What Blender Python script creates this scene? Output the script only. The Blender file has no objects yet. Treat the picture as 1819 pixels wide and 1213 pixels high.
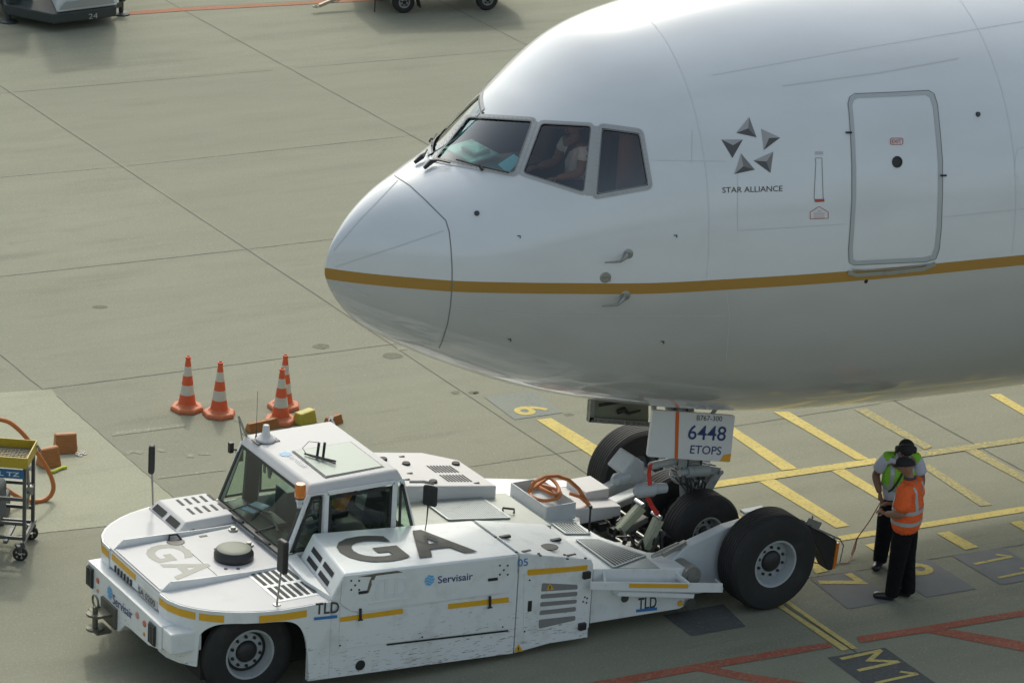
import bpy, bmesh, math, random
import numpy as np
from mathutils import Vector, Matrix
from mathutils.bvhtree import BVHTree
from mathutils.geometry import tessellate_polygon
random.seed(7)
scene = bpy.context.scene
col = scene.collection
# ---------------------------------------------------------------- camera
PIX_F, PITCH, YAW, ROLL = 5779.216, 0.3432428, 0.5552454, 0.061010184
CAM = Vector((-15.74323, -28.76045, 15.24))
CX, CY = 909.5, 606.5
_fw = Vector((math.sin(YAW)*math.cos(PITCH), math.cos(YAW)*math.cos(PITCH), -math.sin(PITCH)))
_r0 = Vector((math.cos(YAW), -math.sin(YAW), 0)); _u0 = _r0.cross(_fw)
RT = math.cos(ROLL)*_r0 + math.sin(ROLL)*_u0
UP = -math.sin(ROLL)*_r0 + math.cos(ROLL)*_u0
cd = bpy.data.cameras.new('camera'); cam = bpy.data.objects.new('camera', cd); col.objects.link(cam)
M = Matrix((RT, UP, -_fw)).transposed().to_4x4(); M.translation = CAM
cam.matrix_world = M
cd.sensor_width = 36; cd.lens = PIX_F/1819*36; cd.clip_start = 0.5; cd.clip_end = 3000
scene.camera = cam
# ---------------------------------------------------------------- world, sun, exposure
SUN_AZ, SUN_EL = math.radians(25), math.radians(46)
w = bpy.data.worlds.new("World"); scene.world = w; w.use_nodes = True
nt = w.node_tree; nt.nodes.clear()
sky = nt.nodes.new('ShaderNodeTexSky'); sky.sky_type = 'NISHITA'; sky.sun_disc = False
sky.sun_elevation = SUN_EL; sky.sun_rotation = SUN_AZ; sky.air_density = 1.0; sky.dust_density = 4.0; sky.ozone_density = 1.0
bgn = nt.nodes.new('ShaderNodeBackground'); bgn.inputs[1].default_value = 0.15
out = nt.nodes.new('ShaderNodeOutputWorld')
hs = nt.nodes.new('ShaderNodeHueSaturation'); hs.inputs['Saturation'].default_value = .62; nt.links.new(sky.outputs[0], hs.inputs['Color']); tn = nt.nodes.new('ShaderNodeMix'); tn.data_type = 'RGBA'; tn.blend_type = 'MULTIPLY'; tn.inputs[0].default_value = 1; tn.inputs[7].default_value = (1.02, 1.06, 1.0, 1); nt.links.new(hs.outputs[0], tn.inputs[6]); nt.links.new(tn.outputs[2], bgn.inputs[0]); nt.links.new(bgn.outputs[0], out.inputs[0])
sl = bpy.data.lights.new('sun', 'SUN'); sun = bpy.data.objects.new('sun', sl); col.objects.link(sun)
sl.energy = 0.82; sl.angle = math.radians(3.0); sl.color = (1.0, 0.96, 0.88)
sd = Vector((math.sin(SUN_AZ)*math.cos(SUN_EL), math.cos(SUN_AZ)*math.cos(SUN_EL), math.sin(SUN_EL)))
sun.rotation_euler = (-sd).to_track_quat('-Z', 'Y').to_euler(); sun.location = (0, 20, 30)
scene.view_settings.view_transform = 'Standard'; scene.view_settings.look = 'None'
scene.view_settings.gamma = 1; scene.view_settings.exposure = 0.44
scene.render.engine = 'CYCLES'
# ---------------------------------------------------------------- measuring the photo: pixel + known plane -> point in the place
def ray(px, py): return (_fw + (px-CX)/PIX_F*RT - (py-CY)/PIX_F*UP)
def uz(px, py, z=0.0):
    d = ray(px, py); return CAM + d*((z-CAM.z)/d.z)
def uy(px, py, y):
    d = ray(px, py); return CAM + d*((y-CAM.y)/d.y)
def ux(px, py, x):
    d = ray(px, py); return CAM + d*((x-CAM.x)/d.x)
def proj(P):
    d = P-CAM; z = d.dot(_fw); return CX+PIX_F*d.dot(RT)/z, CY-PIX_F*d.dot(UP)/z
# ---------------------------------------------------------------- materials
def mat(name, c, rough=0.5, metal=0.0, spec=0.5, coat=0.0, coat_rough=0.05, trans=0.0, emit=None, dirt=0.0, dirt_c=(0.12,0.1,0.07), dscale=6, bump=0.0, bscale=60, var=0.0, vscale=3, streak=(1,1,1), scratch=0.0):
    m = bpy.data.materials.new(name); m.use_nodes = True; n = m.node_tree; b = n.nodes['Principled BSDF']
    b.inputs['Base Color'].default_value = (*c, 1); b.inputs['Roughness'].default_value = rough
    b.inputs['Metallic'].default_value = metal; b.inputs['Specular IOR Level'].default_value = spec
    b.inputs['Coat Weight'].default_value = coat; b.inputs['Coat Roughness'].default_value = coat_rough
    b.inputs['Transmission Weight'].default_value = trans
    if emit: b.inputs['Emission Color'].default_value = (*emit, 1); b.inputs['Emission Strength'].default_value = 1
    if not (dirt or bump or var or scratch): return m
    L = n.links.new; N = n.nodes.new
    tc = N('ShaderNodeTexCoord'); mp = N('ShaderNodeMapping'); mp.inputs['Scale'].default_value = streak
    L(tc.outputs['Object'], mp.inputs[0]); last = None
    cur = None
    def mix(fac, colr, fmax):
        nonlocal cur
        mx = N('ShaderNodeMix'); mx.data_type = 'RGBA'
        if cur is None: mx.inputs[6].default_value = (*c, 1)
        else: L(cur, mx.inputs[6])
        mx.inputs[7].default_value = (*colr, 1)
        mu = N('ShaderNodeMath'); mu.operation = 'MULTIPLY'; mu.inputs[1].default_value = fmax; L(fac, mu.inputs[0]); L(mu.outputs[0], mx.inputs[0])
        cur = mx.outputs[2]
    def noise(scale, detail, lo, hi, src=None):
        nz = N('ShaderNodeTexNoise'); nz.inputs['Scale'].default_value = scale; nz.inputs['Detail'].default_value = detail
        nz.inputs['Roughness'].default_value = .65
        L((src or mp).outputs[0], nz.inputs['Vector'])
        mr = N('ShaderNodeMapRange'); mr.inputs['From Min'].default_value = lo; mr.inputs['From Max'].default_value = hi
        L(nz.outputs['Fac'], mr.inputs['Value']); return mr.outputs[0]
    if var: mix(noise(vscale, 4, .3, .7), tuple(x*.55 for x in c), var)
    if dirt:
        mix(noise(dscale, 8, .52, .78), dirt_c, dirt)
        mix(noise(dscale*7, 6, .64, .8), dirt_c, dirt*.45)
    if scratch:
        mp2 = N('ShaderNodeMapping'); mp2.inputs['Scale'].default_value = (1, 1, 9); L(tc.outputs['Object'], mp2.inputs[0])
        # scrapes and rust keep to the lower edge, where things get knocked
        sz = N('ShaderNodeSeparateXYZ'); L(tc.outputs['Object'], sz.inputs[0]); mz = N('ShaderNodeMapRange'); mz.inputs['From Min'].default_value = .95; mz.inputs['From Max'].default_value = .2; L(sz.outputs['Z'], mz.inputs['Value'])
        pr = N('ShaderNodeMath'); pr.operation = 'MULTIPLY_ADD'; pr.inputs[1].default_value = .085; L(mz.outputs[0], pr.inputs[0])
        nn = N('ShaderNodeTexNoise'); nn.inputs['Scale'].default_value = 9; nn.inputs['Detail'].default_value = 8; nn.inputs['Roughness'].default_value = .65; L(mp2.outputs[0], nn.inputs['Vector']); L(nn.outputs['Fac'], pr.inputs[2])
        mr = N('ShaderNodeMapRange'); mr.inputs['From Min'].default_value = .668; mr.inputs['From Max'].default_value = .705; L(pr.outputs[0], mr.inputs['Value'])
        mix(mr.outputs[0], (.09, .075, .055), scratch)
    if cur is not None: L(cur, b.inputs['Base Color'])
    if bump:
        nz = N('ShaderNodeTexNoise'); nz.inputs['Scale'].default_value = bscale; nz.inputs['Detail'].default_value = 5
        L(tc.outputs['Object'], nz.inputs['Vector'])
        bp = N('ShaderNodeBump'); bp.inputs['Strength'].default_value = bump; bp.inputs['Distance'].default_value = .05 if bump >= 1 else .01
        L(nz.outputs['Fac'], bp.inputs['Height']); L(bp.outputs[0], b.inputs['Normal'])
    return m
def glass(name, tint, refl=0.12, rough=0.02):
    m = bpy.data.materials.new(name); m.use_nodes = True; n = m.node_tree; n.nodes.clear()
    N = n.nodes.new; L = n.links.new
    o = N('ShaderNodeOutputMaterial'); t = N('ShaderNodeBsdfTransparent'); t.inputs[0].default_value = (*tint, 1)
    g = N('ShaderNodeBsdfGlossy'); g.inputs['Roughness'].default_value = rough; g.inputs[0].default_value = (.9, .95, 1, 1)
    fr = N('ShaderNodeLayerWeight'); pw = N('ShaderNodeMath'); pw.operation = 'POWER'; pw.inputs[1].default_value = 4; L(fr.outputs['Facing'], pw.inputs[0])
    ad = N('ShaderNodeMath'); ad.operation = 'MULTIPLY_ADD'; ad.inputs[1].default_value = .8; ad.inputs[2].default_value = refl+.04; L(pw.outputs[0], ad.inputs[0])
    mx = N('ShaderNodeMixShader'); L(ad.outputs[0], mx.inputs[0]); L(t.outputs[0], mx.inputs[1]); L(g.outputs[0], mx.inputs[2]); L(mx.outputs[0], o.inputs[0])
    return m
WHITE = mat('tug_white', (.68, .70, .69), .4, coat=.15, dirt=.34, dirt_c=(.3,.27,.2), dscale=3.5, bump=.04, bscale=9)
WHITEW = mat('tug_white_worn', (.68, .7, .69), .42, coat=.15, dirt=.35, dirt_c=(.25,.22,.17), dscale=4, scratch=.85, bump=.05, bscale=12)
WHITER = mat('roof_white', (.58, .57, .56), .65, spec=.3, dirt=.22, dirt_c=(.4,.38,.33), dscale=2.5)
GREYP = mat('tug_grey_paint', (.5, .53, .54), .4, dirt=.3, dirt_c=(.15,.13,.1), dscale=6, bump=.05, bscale=15)
DECKG = mat('deck_grey', (.42, .44, .38), .5, dirt=.35, dirt_c=(.2,.18,.13), dscale=5)
BLACK = mat('black_plastic', (.018, .018, .018), .5, dirt=.2, dirt_c=(.08,.08,.07), dscale=10)
DARK = mat('dark_recess', (.012, .013, .013), .7)
YEL = mat('reflective_yellow', (.66, .36, .02), .35, dirt=.15, dscale=20)
STEEL = mat('worn_steel', (.32, .32, .3), .4, metal=.7, dirt=.5, dirt_c=(.06,.05,.04), dscale=15, bump=.2, bscale=40)
CHROME = mat('bright_steel', (.6, .6, .6), .22, metal=1)
RUBBER = mat('tyre_rubber', (.022, .022, .022), .72, spec=.35, dirt=.4, dirt_c=(.07,.067,.055), dscale=5, bump=.15, bscale=60)
RIM = mat('rim_grey', (.33, .355, .36), .42, dirt=.45, dirt_c=(.1,.09,.07), dscale=7)
GLASSC = glass('cab_glass', (.7, .82, .74), .0)
GREENG = mat('skylight_glass', (.3, .36, .31), .45, var=.15, vscale=1.5)
AMBER = mat('amber_lens', (.75, .22, .02), .15, coat=.8, trans=.25)
ORANGE = mat('orange_rubber', (.5, .17, .045), .5, dirt=.3, dirt_c=(.2,.1,.05), dscale=15)
INK = mat('dark_grey_lettering', (.055, .055, .048), .7, dirt=.2, dscale=12)
INKP = mat('pale_grey_lettering', (.19, .19, .16), .5)
NAVY = mat('navy_lettering', (.03, .05, .16), .5)
BLUE = mat('blue_lettering', (.03, .16, .4), .45)
LBLUE = mat('light_blue_lettering', (.1, .4, .7), .45)
SKIN = mat('skin_brown', (.2, .1, .06), .55); SKIN2 = mat('skin_tan', (.28, .15, .09), .55)
# ---------------------------------------------------------------- mesh builder
def tag(o, label=None, cat=None, group=None, kind=None):
    if label: o['label'] = label
    if cat: o['category'] = cat
    if group: o['group'] = group
    if kind: o['kind'] = kind
    return o
def empty(name, loc, label, cat, group=None, rz=0):
    o = bpy.data.objects.new(name, None); col.objects.link(o); o.location = loc; o.rotation_euler = (0, 0, rz)
    o.empty_display_size = .2
    tag(o, label, cat, group); bpy.context.view_layer.update(); return o
def parent_to(o, p):
    if p is None: return
    o.parent = p
    mw = Matrix.Identity(4); q = p
    chain = []
    while q is not None: chain.append(q); q = q.parent
    for q in reversed(chain): mw = mw @ q.matrix_parent_inverse @ q.matrix_basis
    o.matrix_parent_inverse = mw.inverted()
class MB:
    def __init__(s): s.v = []; s.f = []; s.m = []; s.mi = 0; s.p = []
    def add(s, vs, fs, mi=None):
        b = len(s.v); s.p.append((list(vs), list(fs), s.mi if mi is None else mi)); s.v += [tuple(x) for x in vs]; s.f += [tuple(i+b for i in f) for f in fs]; s.m += [s.mi if mi is None else mi]*len(fs); return s
    def box(s, c, d, R=None, mi=None):
        c = Vector(c); vs = []
        for x in (-.5, .5):
            for y in (-.5, .5):
                for z in (-.5, .5):
                    q = Vector((x*d[0], y*d[1], z*d[2])); q = (R @ q) if R is not None else q; vs.append(c+q)
        return s.add(vs, [(0,1,3,2),(4,6,7,5),(0,4,5,1),(2,3,7,6),(0,2,6,4),(1,5,7,3)], mi)
    def bb(s, a, b, mi=None):
        return s.box([(a[i]+b[i])/2 for i in range(3)], [abs(b[i]-a[i]) for i in range(3)], None, mi)
    def hexa(s, bot, top, mi=None):
        n = len(bot); return s.add(list(bot)+list(top), [tuple(range(n))[::-1], tuple(range(n, 2*n))]+[(i, (i+1) % n, (i+1) % n+n, i+n) for i in range(n)], mi)
    def prism(s, pts, vec, mi=None):
        vec = Vector(vec); pts = [Vector(q) for q in pts]; n = len(pts)
        tri = tessellate_polygon([pts]); f = []
        for t in tri: f.append((t[0], t[1], t[2])); f.append((t[2]+n, t[1]+n, t[0]+n))
        f += [((i+1) % n, i, i+n, (i+1) % n+n) for i in range(n)]
        return s.add(pts+[q+vec for q in pts], f, mi)
    def bar(s, a, b, wd, h, up=(0,0,1), mi=None):
        a = Vector(a); b = Vector(b); d = (b-a); L = d.length; d.normalize(); u = Vector(up); sx = d.cross(u)
        if sx.length < 1e-4: sx = d.cross(Vector((0,1,0)))
        sx.normalize(); u = sx.cross(d); R = Matrix((d, sx, u)).transposed()
        return s.box((a+b)/2, (L, wd, h), R, mi)
    def tube(s, path, r, n=8, mi=None, caps=True):
        path = [Vector(q) for q in path]; rs = r if isinstance(r, (list, tuple)) else [r]*len(path)
        vs = []; fs = []; prev = None
        for i, q in enumerate(path):
            d = (path[min(i+1, len(path)-1)]-path[max(i-1, 0)]).normalized()
            if prev is None: a = d.orthogonal().normalized()
            else: a = (prev-d*prev.dot(d)).normalized()
            prev = a; b = d.cross(a)
            for k in range(n):
                t = 2*math.pi*k/n; vs.append(q+(a*math.cos(t)+b*math.sin(t))*rs[i])
        for i in range(len(path)-1):
            for k in range(n): fs.append((i*n+k, i*n+(k+1) % n, (i+1)*n+(k+1) % n, (i+1)*n+k))
        if caps: fs.append(tuple(range(n))[::-1]); fs.append(tuple(range((len(path)-1)*n, len(path)*n)))
        return s.add(vs, fs, mi)
    def cyl(s, a, b, r, r2=None, n=20, mi=None): return s.tube([a, b], [r, r if r2 is None else r2], n, mi)
    def lathe(s, prof, o, ax, n=32, mi=None, a0=0):
        # prof: (radius, along axis)
        o = Vector(o); ax = Vector(ax).normalized(); a = ax.orthogonal().normalized(); b = ax.cross(a); vs = []; fs = []
        for r, h in prof:
            for k in range(n):
                t = 2*math.pi*k/n+a0; vs.append(o+ax*h+(a*math.cos(t)+b*math.sin(t))*r)
        for i in range(len(prof)-1):
            for k in range(n): fs.append((i*n+k, i*n+(k+1) % n, (i+1)*n+(k+1) % n, (i+1)*n+k))
        return s.add(vs, fs, mi)
    def poly(s, pts, mi=None):
        pts = [Vector(q) for q in pts]; tri = tessellate_polygon([pts]); return s.add(pts, [tuple(t) for t in tri], mi)
    def build(s, name, mats, parent=None, bevel=0, smooth=False, solid=0, fix=True, segs=2):
        me = bpy.data.meshes.new(name); me.from_pydata(s.v, [], s.f)
        mats = mats if isinstance(mats, (list, tuple)) else [mats]
        for q in mats: me.materials.append(q)
        me.polygons.foreach_set('material_index', s.m)
        if fix:
            bm = bmesh.new(); bm.from_mesh(me); bmesh.ops.remove_doubles(bm, verts=bm.verts, dist=1e-5); bmesh.ops.recalc_face_normals(bm, faces=bm.faces)
            bm.to_mesh(me); bm.free()
        o = bpy.data.objects.new(name, me); col.objects.link(o)
        if smooth:
            me.polygons.foreach_set('use_smooth', [True]*len(me.polygons)); me.set_sharp_from_angle(angle=math.radians(38))
        if solid: q = o.modifiers.new('s', 'SOLIDIFY'); q.thickness = solid; q.offset = 0
        if bevel:
            q = o.modifiers.new('b', 'BEVEL'); q.width = bevel; q.segments = segs; q.limit_method = 'ANGLE'; q.angle_limit = math.radians(35)
        parent_to(o, parent); return o
def each(b, name, mats, parent=None, **k):
    o = []
    for vs, fs, mi in b.p:
        q = MB(); q.add(vs, fs, mi); o.append(q.build(name, mats, parent, **k))
    return o
_tc = {}
def text_geo(s, bold=0.0):
    k = (s, bold)
    if k in _tc: return _tc[k]
    c = bpy.data.curves.new('t', 'FONT'); c.body = s; c.size = 1; c.offset = bold; c.resolution_u = 4
    o = bpy.data.objects.new('t', c); col.objects.link(o); dg = bpy.context.evaluated_depsgraph_get()
    me = bpy.data.meshes.new_from_object(o.evaluated_get(dg)); vs = np.array([v.co[:2] for v in me.vertices]); fs = [tuple(q.vertices) for q in me.polygons]
    bpy.data.objects.remove(o); bpy.data.curves.remove(c); bpy.data.meshes.remove(me)
    vs = (vs-vs.min(0))/(vs.max(0)-vs.min(0)); _tc[k] = (vs, fs); return _tc[k]
def text_on(mb, s, P0, P1, P2, off=.004, bold=0.0, mi=None, n=None):
    """letters on the plane P0 (lower left) P1 (lower right) P2 (upper left)"""
    vs, fs = text_geo(s, bold); P0, P1, P2 = Vector(P0), Vector(P1), Vector(P2)
    nn = (P1-P0).cross(P2-P0).normalized() if n is None else Vector(n)
    mb.add([P0+(P1-P0)*x+(P2-P0)*y+nn*off for x, y in vs], fs, mi)
# ================================================================ THE APRON
def concrete(name, base, joints=False, streak=True):
    m = bpy.data.materials.new(name); m.use_nodes = True; n = m.node_tree; b = n.nodes['Principled BSDF']; N = n.nodes.new; L = n.links.new
    b.inputs['Roughness'].default_value = .88; b.inputs['Specular IOR Level'].default_value = .25
    tc = N('ShaderNodeTexCoord'); cur = None
    def nz(scale, det, lo, hi, sc=(1,1,1), kind='n'):
        mp = N('ShaderNodeMapping'); mp.inputs['Scale'].default_value = sc; L(tc.outputs['Object'], mp.inputs[0])
        if kind == 'n':
            q = N('ShaderNodeTexNoise'); q.inputs['Detail'].default_value = det; q.inputs['Roughness'].default_value = .6; o = q.outputs['Fac']
        else:
            q = N('ShaderNodeTexVoronoi'); o = q.outputs['Distance']
        q.inputs['Scale'].default_value = scale; L(mp.outputs[0], q.inputs['Vector'])
        r = N('ShaderNodeMapRange'); r.inputs['From Min'].default_value = lo; r.inputs['From Max'].default_value = hi; L(o, r.inputs['Value']); return r.outputs[0]
    def mix(f, c, k):
        nonlocal cur
        mx = N('ShaderNodeMix'); mx.data_type = 'RGBA'
        if cur is None: mx.inputs[6].default_value = (*base, 1)
        else: L(cur, mx.inputs[6])
        mx.inputs[7].default_value = (*c, 1); mu = N('ShaderNodeMath'); mu.operation = 'MULTIPLY'; mu.inputs[1].default_value = k
        L(f, mu.inputs[0]); L(mu.outputs[0], mx.inputs[0]); cur = mx.outputs[2]
    dk = tuple(x*.72 for x in base); lt = tuple(min(1, x*1.25) for x in base)
    mix(nz(.25, 5, .35, .7), dk, .35); mix(nz(1.1, 6, .45, .75, (.35, 1.6, 1)), dk, .6); mix(nz(.45, 7, .56, .7, (.6, 2.6, 1)), tuple(x*.6 for x in base), .6); mix(nz(2.2, 7, .6, .72, (.3, 2.5, 1)), tuple(x*.6 for x in base), .45)
    mix(nz(.8, 5, .5, .75, (.3, 2.2, 1)), lt, .3)
    mix(nz(3.5, 6, .55, .8), dk, .4)
    mix(nz(34, 3, .5, .75), lt, .8); mix(nz(46, 2, .52, .75), dk, .8)
    mix(nz(13, 0, .13, .07, kind='v'), (.5, .46, .37), .5); mix(nz(24, 0, .16, .08, kind='v'), (.42, .4, .31), .45)
    mix(nz(11, 0, .055, .03, kind='v'), (.05, .045, .04), .6)
    # every slab was poured on its own day: a slightly different tone each
    sh = N('ShaderNodeVectorMath'); sh.operation = 'SUBTRACT'; sh.inputs[1].default_value = (0, 26.1, 0); L(tc.outputs['Object'], sh.inputs[0])
    dv = N('ShaderNodeVectorMath'); dv.operation = 'DIVIDE'; dv.inputs[1].default_value = (5.1245, 4.51, 1000); L(sh.outputs[0], dv.inputs[0])
    fl = N('ShaderNodeVectorMath'); fl.operation = 'FLOOR'; L(dv.outputs[0], fl.inputs[0]); wn = N('ShaderNodeTexWhiteNoise'); L(fl.outputs[0], wn.inputs['Vector'])
    mx = N('ShaderNodeMix'); mx.data_type = 'RGBA'; L(cur, mx.inputs[6]); mx.inputs[7].default_value = (*[x*.8 for x in base], 1); mu = N('ShaderNodeMath'); mu.operation = 'MULTIPLY'; mu.inputs[1].default_value = .45; L(wn.outputs['Value'], mu.inputs[0]); L(mu.outputs[0], mx.inputs[0]); cur = mx.outputs[2]
    L(cur, b.inputs['Base Color'])
    bp = N('ShaderNodeBump'); bp.inputs['Strength'].default_value = .35; bp.inputs['Distance'].default_value = .006
    L(nz(70, 4, 0, 1), bp.inputs['Height']); L(bp.outputs[0], b.inputs['Normal'])
    return m
def worn(name, c, under, amt, rough=.6):
    m = bpy.data.materials.new(name); m.use_nodes = True; n = m.node_tree; b = n.nodes['Principled BSDF']; N = n.nodes.new; L = n.links.new
    b.inputs['Roughness'].default_value = .9; b.inputs['Specular IOR Level'].default_value = .12; tc = N('ShaderNodeTexCoord')
    q = N('ShaderNodeTexNoise'); q.inputs['Scale'].default_value = 22; q.inputs['Detail'].default_value = 8; q.inputs['Roughness'].default_value = .75; L(tc.outputs['Object'], q.inputs['Vector'])
    r = N('ShaderNodeMapRange'); r.inputs['From Min'].default_value = .62-amt*.3; r.inputs['From Max'].default_value = .78-amt*.25; L(q.outputs['Fac'], r.inputs['Value'])
    q2 = N('ShaderNodeTexNoise'); q2.inputs['Scale'].default_value = 2.5; q2.inputs['Detail'].default_value = 5; L(tc.outputs['Object'], q2.inputs['Vector'])
    mx0 = N('ShaderNodeMix'); mx0.data_type = 'RGBA'; mx0.inputs[6].default_value = (*c, 1); mx0.inputs[7].default_value = (*[x*.68 for x in c], 1); L(q2.outputs['Fac'], mx0.inputs[0])
    mx = N('ShaderNodeMix'); mx.data_type = 'RGBA'; mx.inputs[7].default_value = (*under, 1); L(mx0.outputs[2], mx.inputs[6]); L(r.outputs[0], mx.inputs[0]); L(mx.outputs[2], b.inputs['Base Color'])
    return m
CB = (.236, .236, .174)
APRON = concrete('apron_concrete', CB); LIGHTC = concrete('pale_concrete', (.33, .33, .24))
JOINT = mat('joint_sealant', (.085, .083, .062), .8, var=.5, vscale=8)
YPAINT = worn('yellow_road_paint', (.66, .53, .18), CB, .4); YFADE = worn('faded_yellow_paint', (.6, .47, .13), CB, .85)
RPAINT = worn('red_road_paint', (.4, .115, .07), CB, .45); RFADE = worn('faded_red_paint', (.45, .15, .08), CB, .6)
PLATEM = worn('grey_marking_plate', (.235, .235, .228), (.2, .2, .185), .4); PLATEB = worn('dark_marking_plate', (.115, .118, .115), (.15, .15, .14), .4)
PLATEG = worn('bluish_marking_plate', (.235, .26, .25), (.25, .25, .19), .7)
CHALK = worn('old_white_paint', (.5, .5, .41), CB, 1.1)
STAIN = worn('oil_stain', (.15, .15, .11), (.185, .188, .135), .8)
g = MB(); g.add([(-700,-500,0),(900,-500,0),(900,1200,0),(-700,1200,0)], [(0,1,2,3)]); tag(g.build('apron', APRON, fix=False), kind='structure')
def flat(name, polys, m, z, ground=True):
    b = MB()
    for P in polys:
        pts = [(Vector(uz(*q, z)) if ground else Vector((*q, z))) for q in P]
        b.poly(pts)
    me = b
    o = me.build(name, m, fix=False)
    for p in o.data.polygons:
        if p.normal.z < 0: p.flip()
    return tag(o, kind='structure')
flat('pale_slab', [[(-400,735),(0,697),(60,693),(92,692),(101,703),(130,728),(305,880),(352,922),(188,934),(0,954),(-400,1000)]], LIGHTC, .002)
# joints between the slabs: thin wandering strips
def strip(b, a, c, wd, z, seg=30, wob=.012):
    a = Vector(uz(*a, z)); c = Vector(uz(*c, z)); d = (c-a).normalized(); n = Vector((-d.y, d.x, 0)); pts = []
    for i in range(seg+1):
        t = i/seg; q = a.lerp(c, t)+n*random.uniform(-wob, wob)*.5; ww = wd*random.uniform(.5, 1.05); pts.append((q-n*ww/2, q+n*ww/2))
    for i in range(seg):
        k = len(b.v); b.add([pts[i][0], pts[i+1][0], pts[i+1][1], pts[i][1]], [(0,1,2,3)])
jb = MB()
for a, c, wd in [((-200,466),(76,692),.02),((-10,146),(1404,1080.6),.024),((1404,1080.6),(1640,1236),.024),((285,-4),(940,356),.024),((1500,663),(1860,859),.03),((760,-9),(980,103),.02),((1819,410),(2000,490),.02),
                 ((0,166),(484,125),.013),((525,121),(950,86),.013),((-20,317),(220,296),.012),((225,295),(740,240),.013),((-20,493.5),(441,442.5),.018),((441,442.5),(640,419),.015),((78,690.5),(695,611.6),.018),
                 ((695,611.6),(960,577),.014),((780,837),(988,805.4),.014),((988,805.4),(1560,717),.016),((1560,716),(1850,672),.014),((1380,1034),(1530,1012),.016),((1530,1012),(1860,960),.018),((0,954),(188,934),.012),((323,13),(700,-6),.01),
                 ((101,703),(352,922),.016)]:
    strip(jb, a, c, wd, .0035)
tag(jb.build('slab_joint', JOINT, fix=False), kind='structure')
flat('dark_marking_plate', [[(1470,1167),(1572,1149.5),(1690,1232),(1585,1252)], [(1178,1092),(1285,1072),(1325,1112),(1228.5,1129)]], PLATEB, .005)
flat('marking_plate', [[(1440,1028),(1519,1013),(1590,1066),(1506,1081)], [(1565,1006),(1650,993),(1734,1045),(1645,1060)], [(1691,986.6),(1783,972),(1862,1023),(1778,1038)]], PLATEM, .005)
flat('bluish_marking_plate', [[(860,705),(948,694),(1000,732.5),(914,745)]], PLATEG, .005)
flat('yellow_line', [[(953,745),(979,742),(1085,806),(1110,830),(1085,832)], [(1374,731),(1401.5,731),(1544,815),(1521,816)], [(1757,700.6),(1777,699),(1880,760),(1862,762)],
    [(1250,738),(1275,740),(1417,832),(1389,835)], [(1349,855),(1375,850),(1509,933),(1485,937)], [(1477,836),(1499,832),(1620,905),(1597,908)],
    [(1236,876),(1262,872),(1325,925),(1300,931)], [(1487,952),(1557,941),(1819,898.5),(1860,892),(1860,902.5),(1819,908.7),(1487,961)],
    [(1536,967),(1558,963),(1592,984),(1570,988)], [(1664,946.6),(1686,943),(1738,971),(1715,976)], [(1793,927),(1814,924),(1850,943),(1828,947)],
    [(1430,995),(1455,993),(1473,1013),(1450,1018)], [(1350,1058),(1370,1056),(1401.5,1082),(1508.6,1152),(1496,1155),(1394.6,1085)], [(1382,1060),(1390,1058),(1413,1075),(1524,1151),(1513,1152),(1405,1077)]], YPAINT, .0065)
flat('yellow_crossing_line', [[(1225,866),(1240,859),(1319,847),(1556,813),(1557,823),(1319,858.5),(1240,870)]], YPAINT, .0085)
flat('faded_yellow_line', [[(1518,727),(1539,725),(1656,793),(1643,798)], [(1636,828),(1650,824),(1762,896),(1741,898.5)], [(1712,799.6),(1731,795),(1860,866),(1860,878)]], YFADE, .0065)
flat('faded_crossing_line', [[(1557,812.8),(1819,775),(1860,769),(1860,779),(1819,784.5),(1557,823)]], YFADE, .0085)
flat('red_line', [[(990,1219),(1048,1211),(1240,1178),(1400,1150.7),(1473,1140),(1480,1148),(1400,1163),(1240,1190),(1100,1216),(1000,1234)],
    [(1522,1130),(1629,1113.6),(1860,1076),(1860,1086),(1819,1093),(1635,1124),(1600,1129),(1528,1141)]], RPAINT, .0065)
flat('red_branch_line', [[(1625,1118),(1660,1112),(1860,1146),(1860,1162),(1819,1156)], [(1228,1188),(1250,1180),(1319,1194),(1440,1213),(1480,1222),(1400,1222),(1319,1207)]], RPAINT, .0045)
flat('faded_red_line', [[(222,21.5),(323,14),(500,6),(640,-4),(760,-12),(760,-4),(640,3),(500,10.5),(323,20),(222,27.5)]], RFADE, .0065)
flat('old_white_marking', [[(200,767),(330,752),(330,757),(200,774)], [(280,846),(400,832),(400,835),(280,850)], [(222,803),(236,798),(255,802),(250,806),(236,803),(226,808)], [(330,806),(344,806),(345,812),(332,812)], [(350,804),(370,802),(374,807),(355,808)], [(704,617),(722,616),(724,620),(708,622)], [(277,797),(292,798),(294,802),(284,802)], [(414,744),(426,742),(430,752),(420,748)]], CHALK, .0045)
def ell(c, rx, ry, z=.003, n=14): return [(c[0]+rx*math.cos(2*math.pi*k/n)*random.uniform(.85, 1.1), c[1]+ry*math.sin(2*math.pi*k/n)*random.uniform(.8, 1.1)) for k in range(n)]
flat('oil_stain', [ell((697,632), 18, 5.5), ell((842,697), 10, 3), ell((809,697), 8, 3), ell((845,698), 5, 2), ell((178,545), 14, 3), ell((570,615), 16, 5), ell((1010,736), 9, 2.4)], STAIN, .003)
lt = MB()
def one(b, x0, x1, y, z=.0085):
    w_ = .05; d = (x1-x0); b.poly([(x0,y+w_/2,z),(x0,y-w_/2,z),(x1,y-w_/2,z),(x1,y+w_/2,z),(x1-.22*d,y+w_/2+.11,z),(x1-.3*d,y+w_/2+.09,z),(x1-.14*d,y+w_/2,z)])
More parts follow.
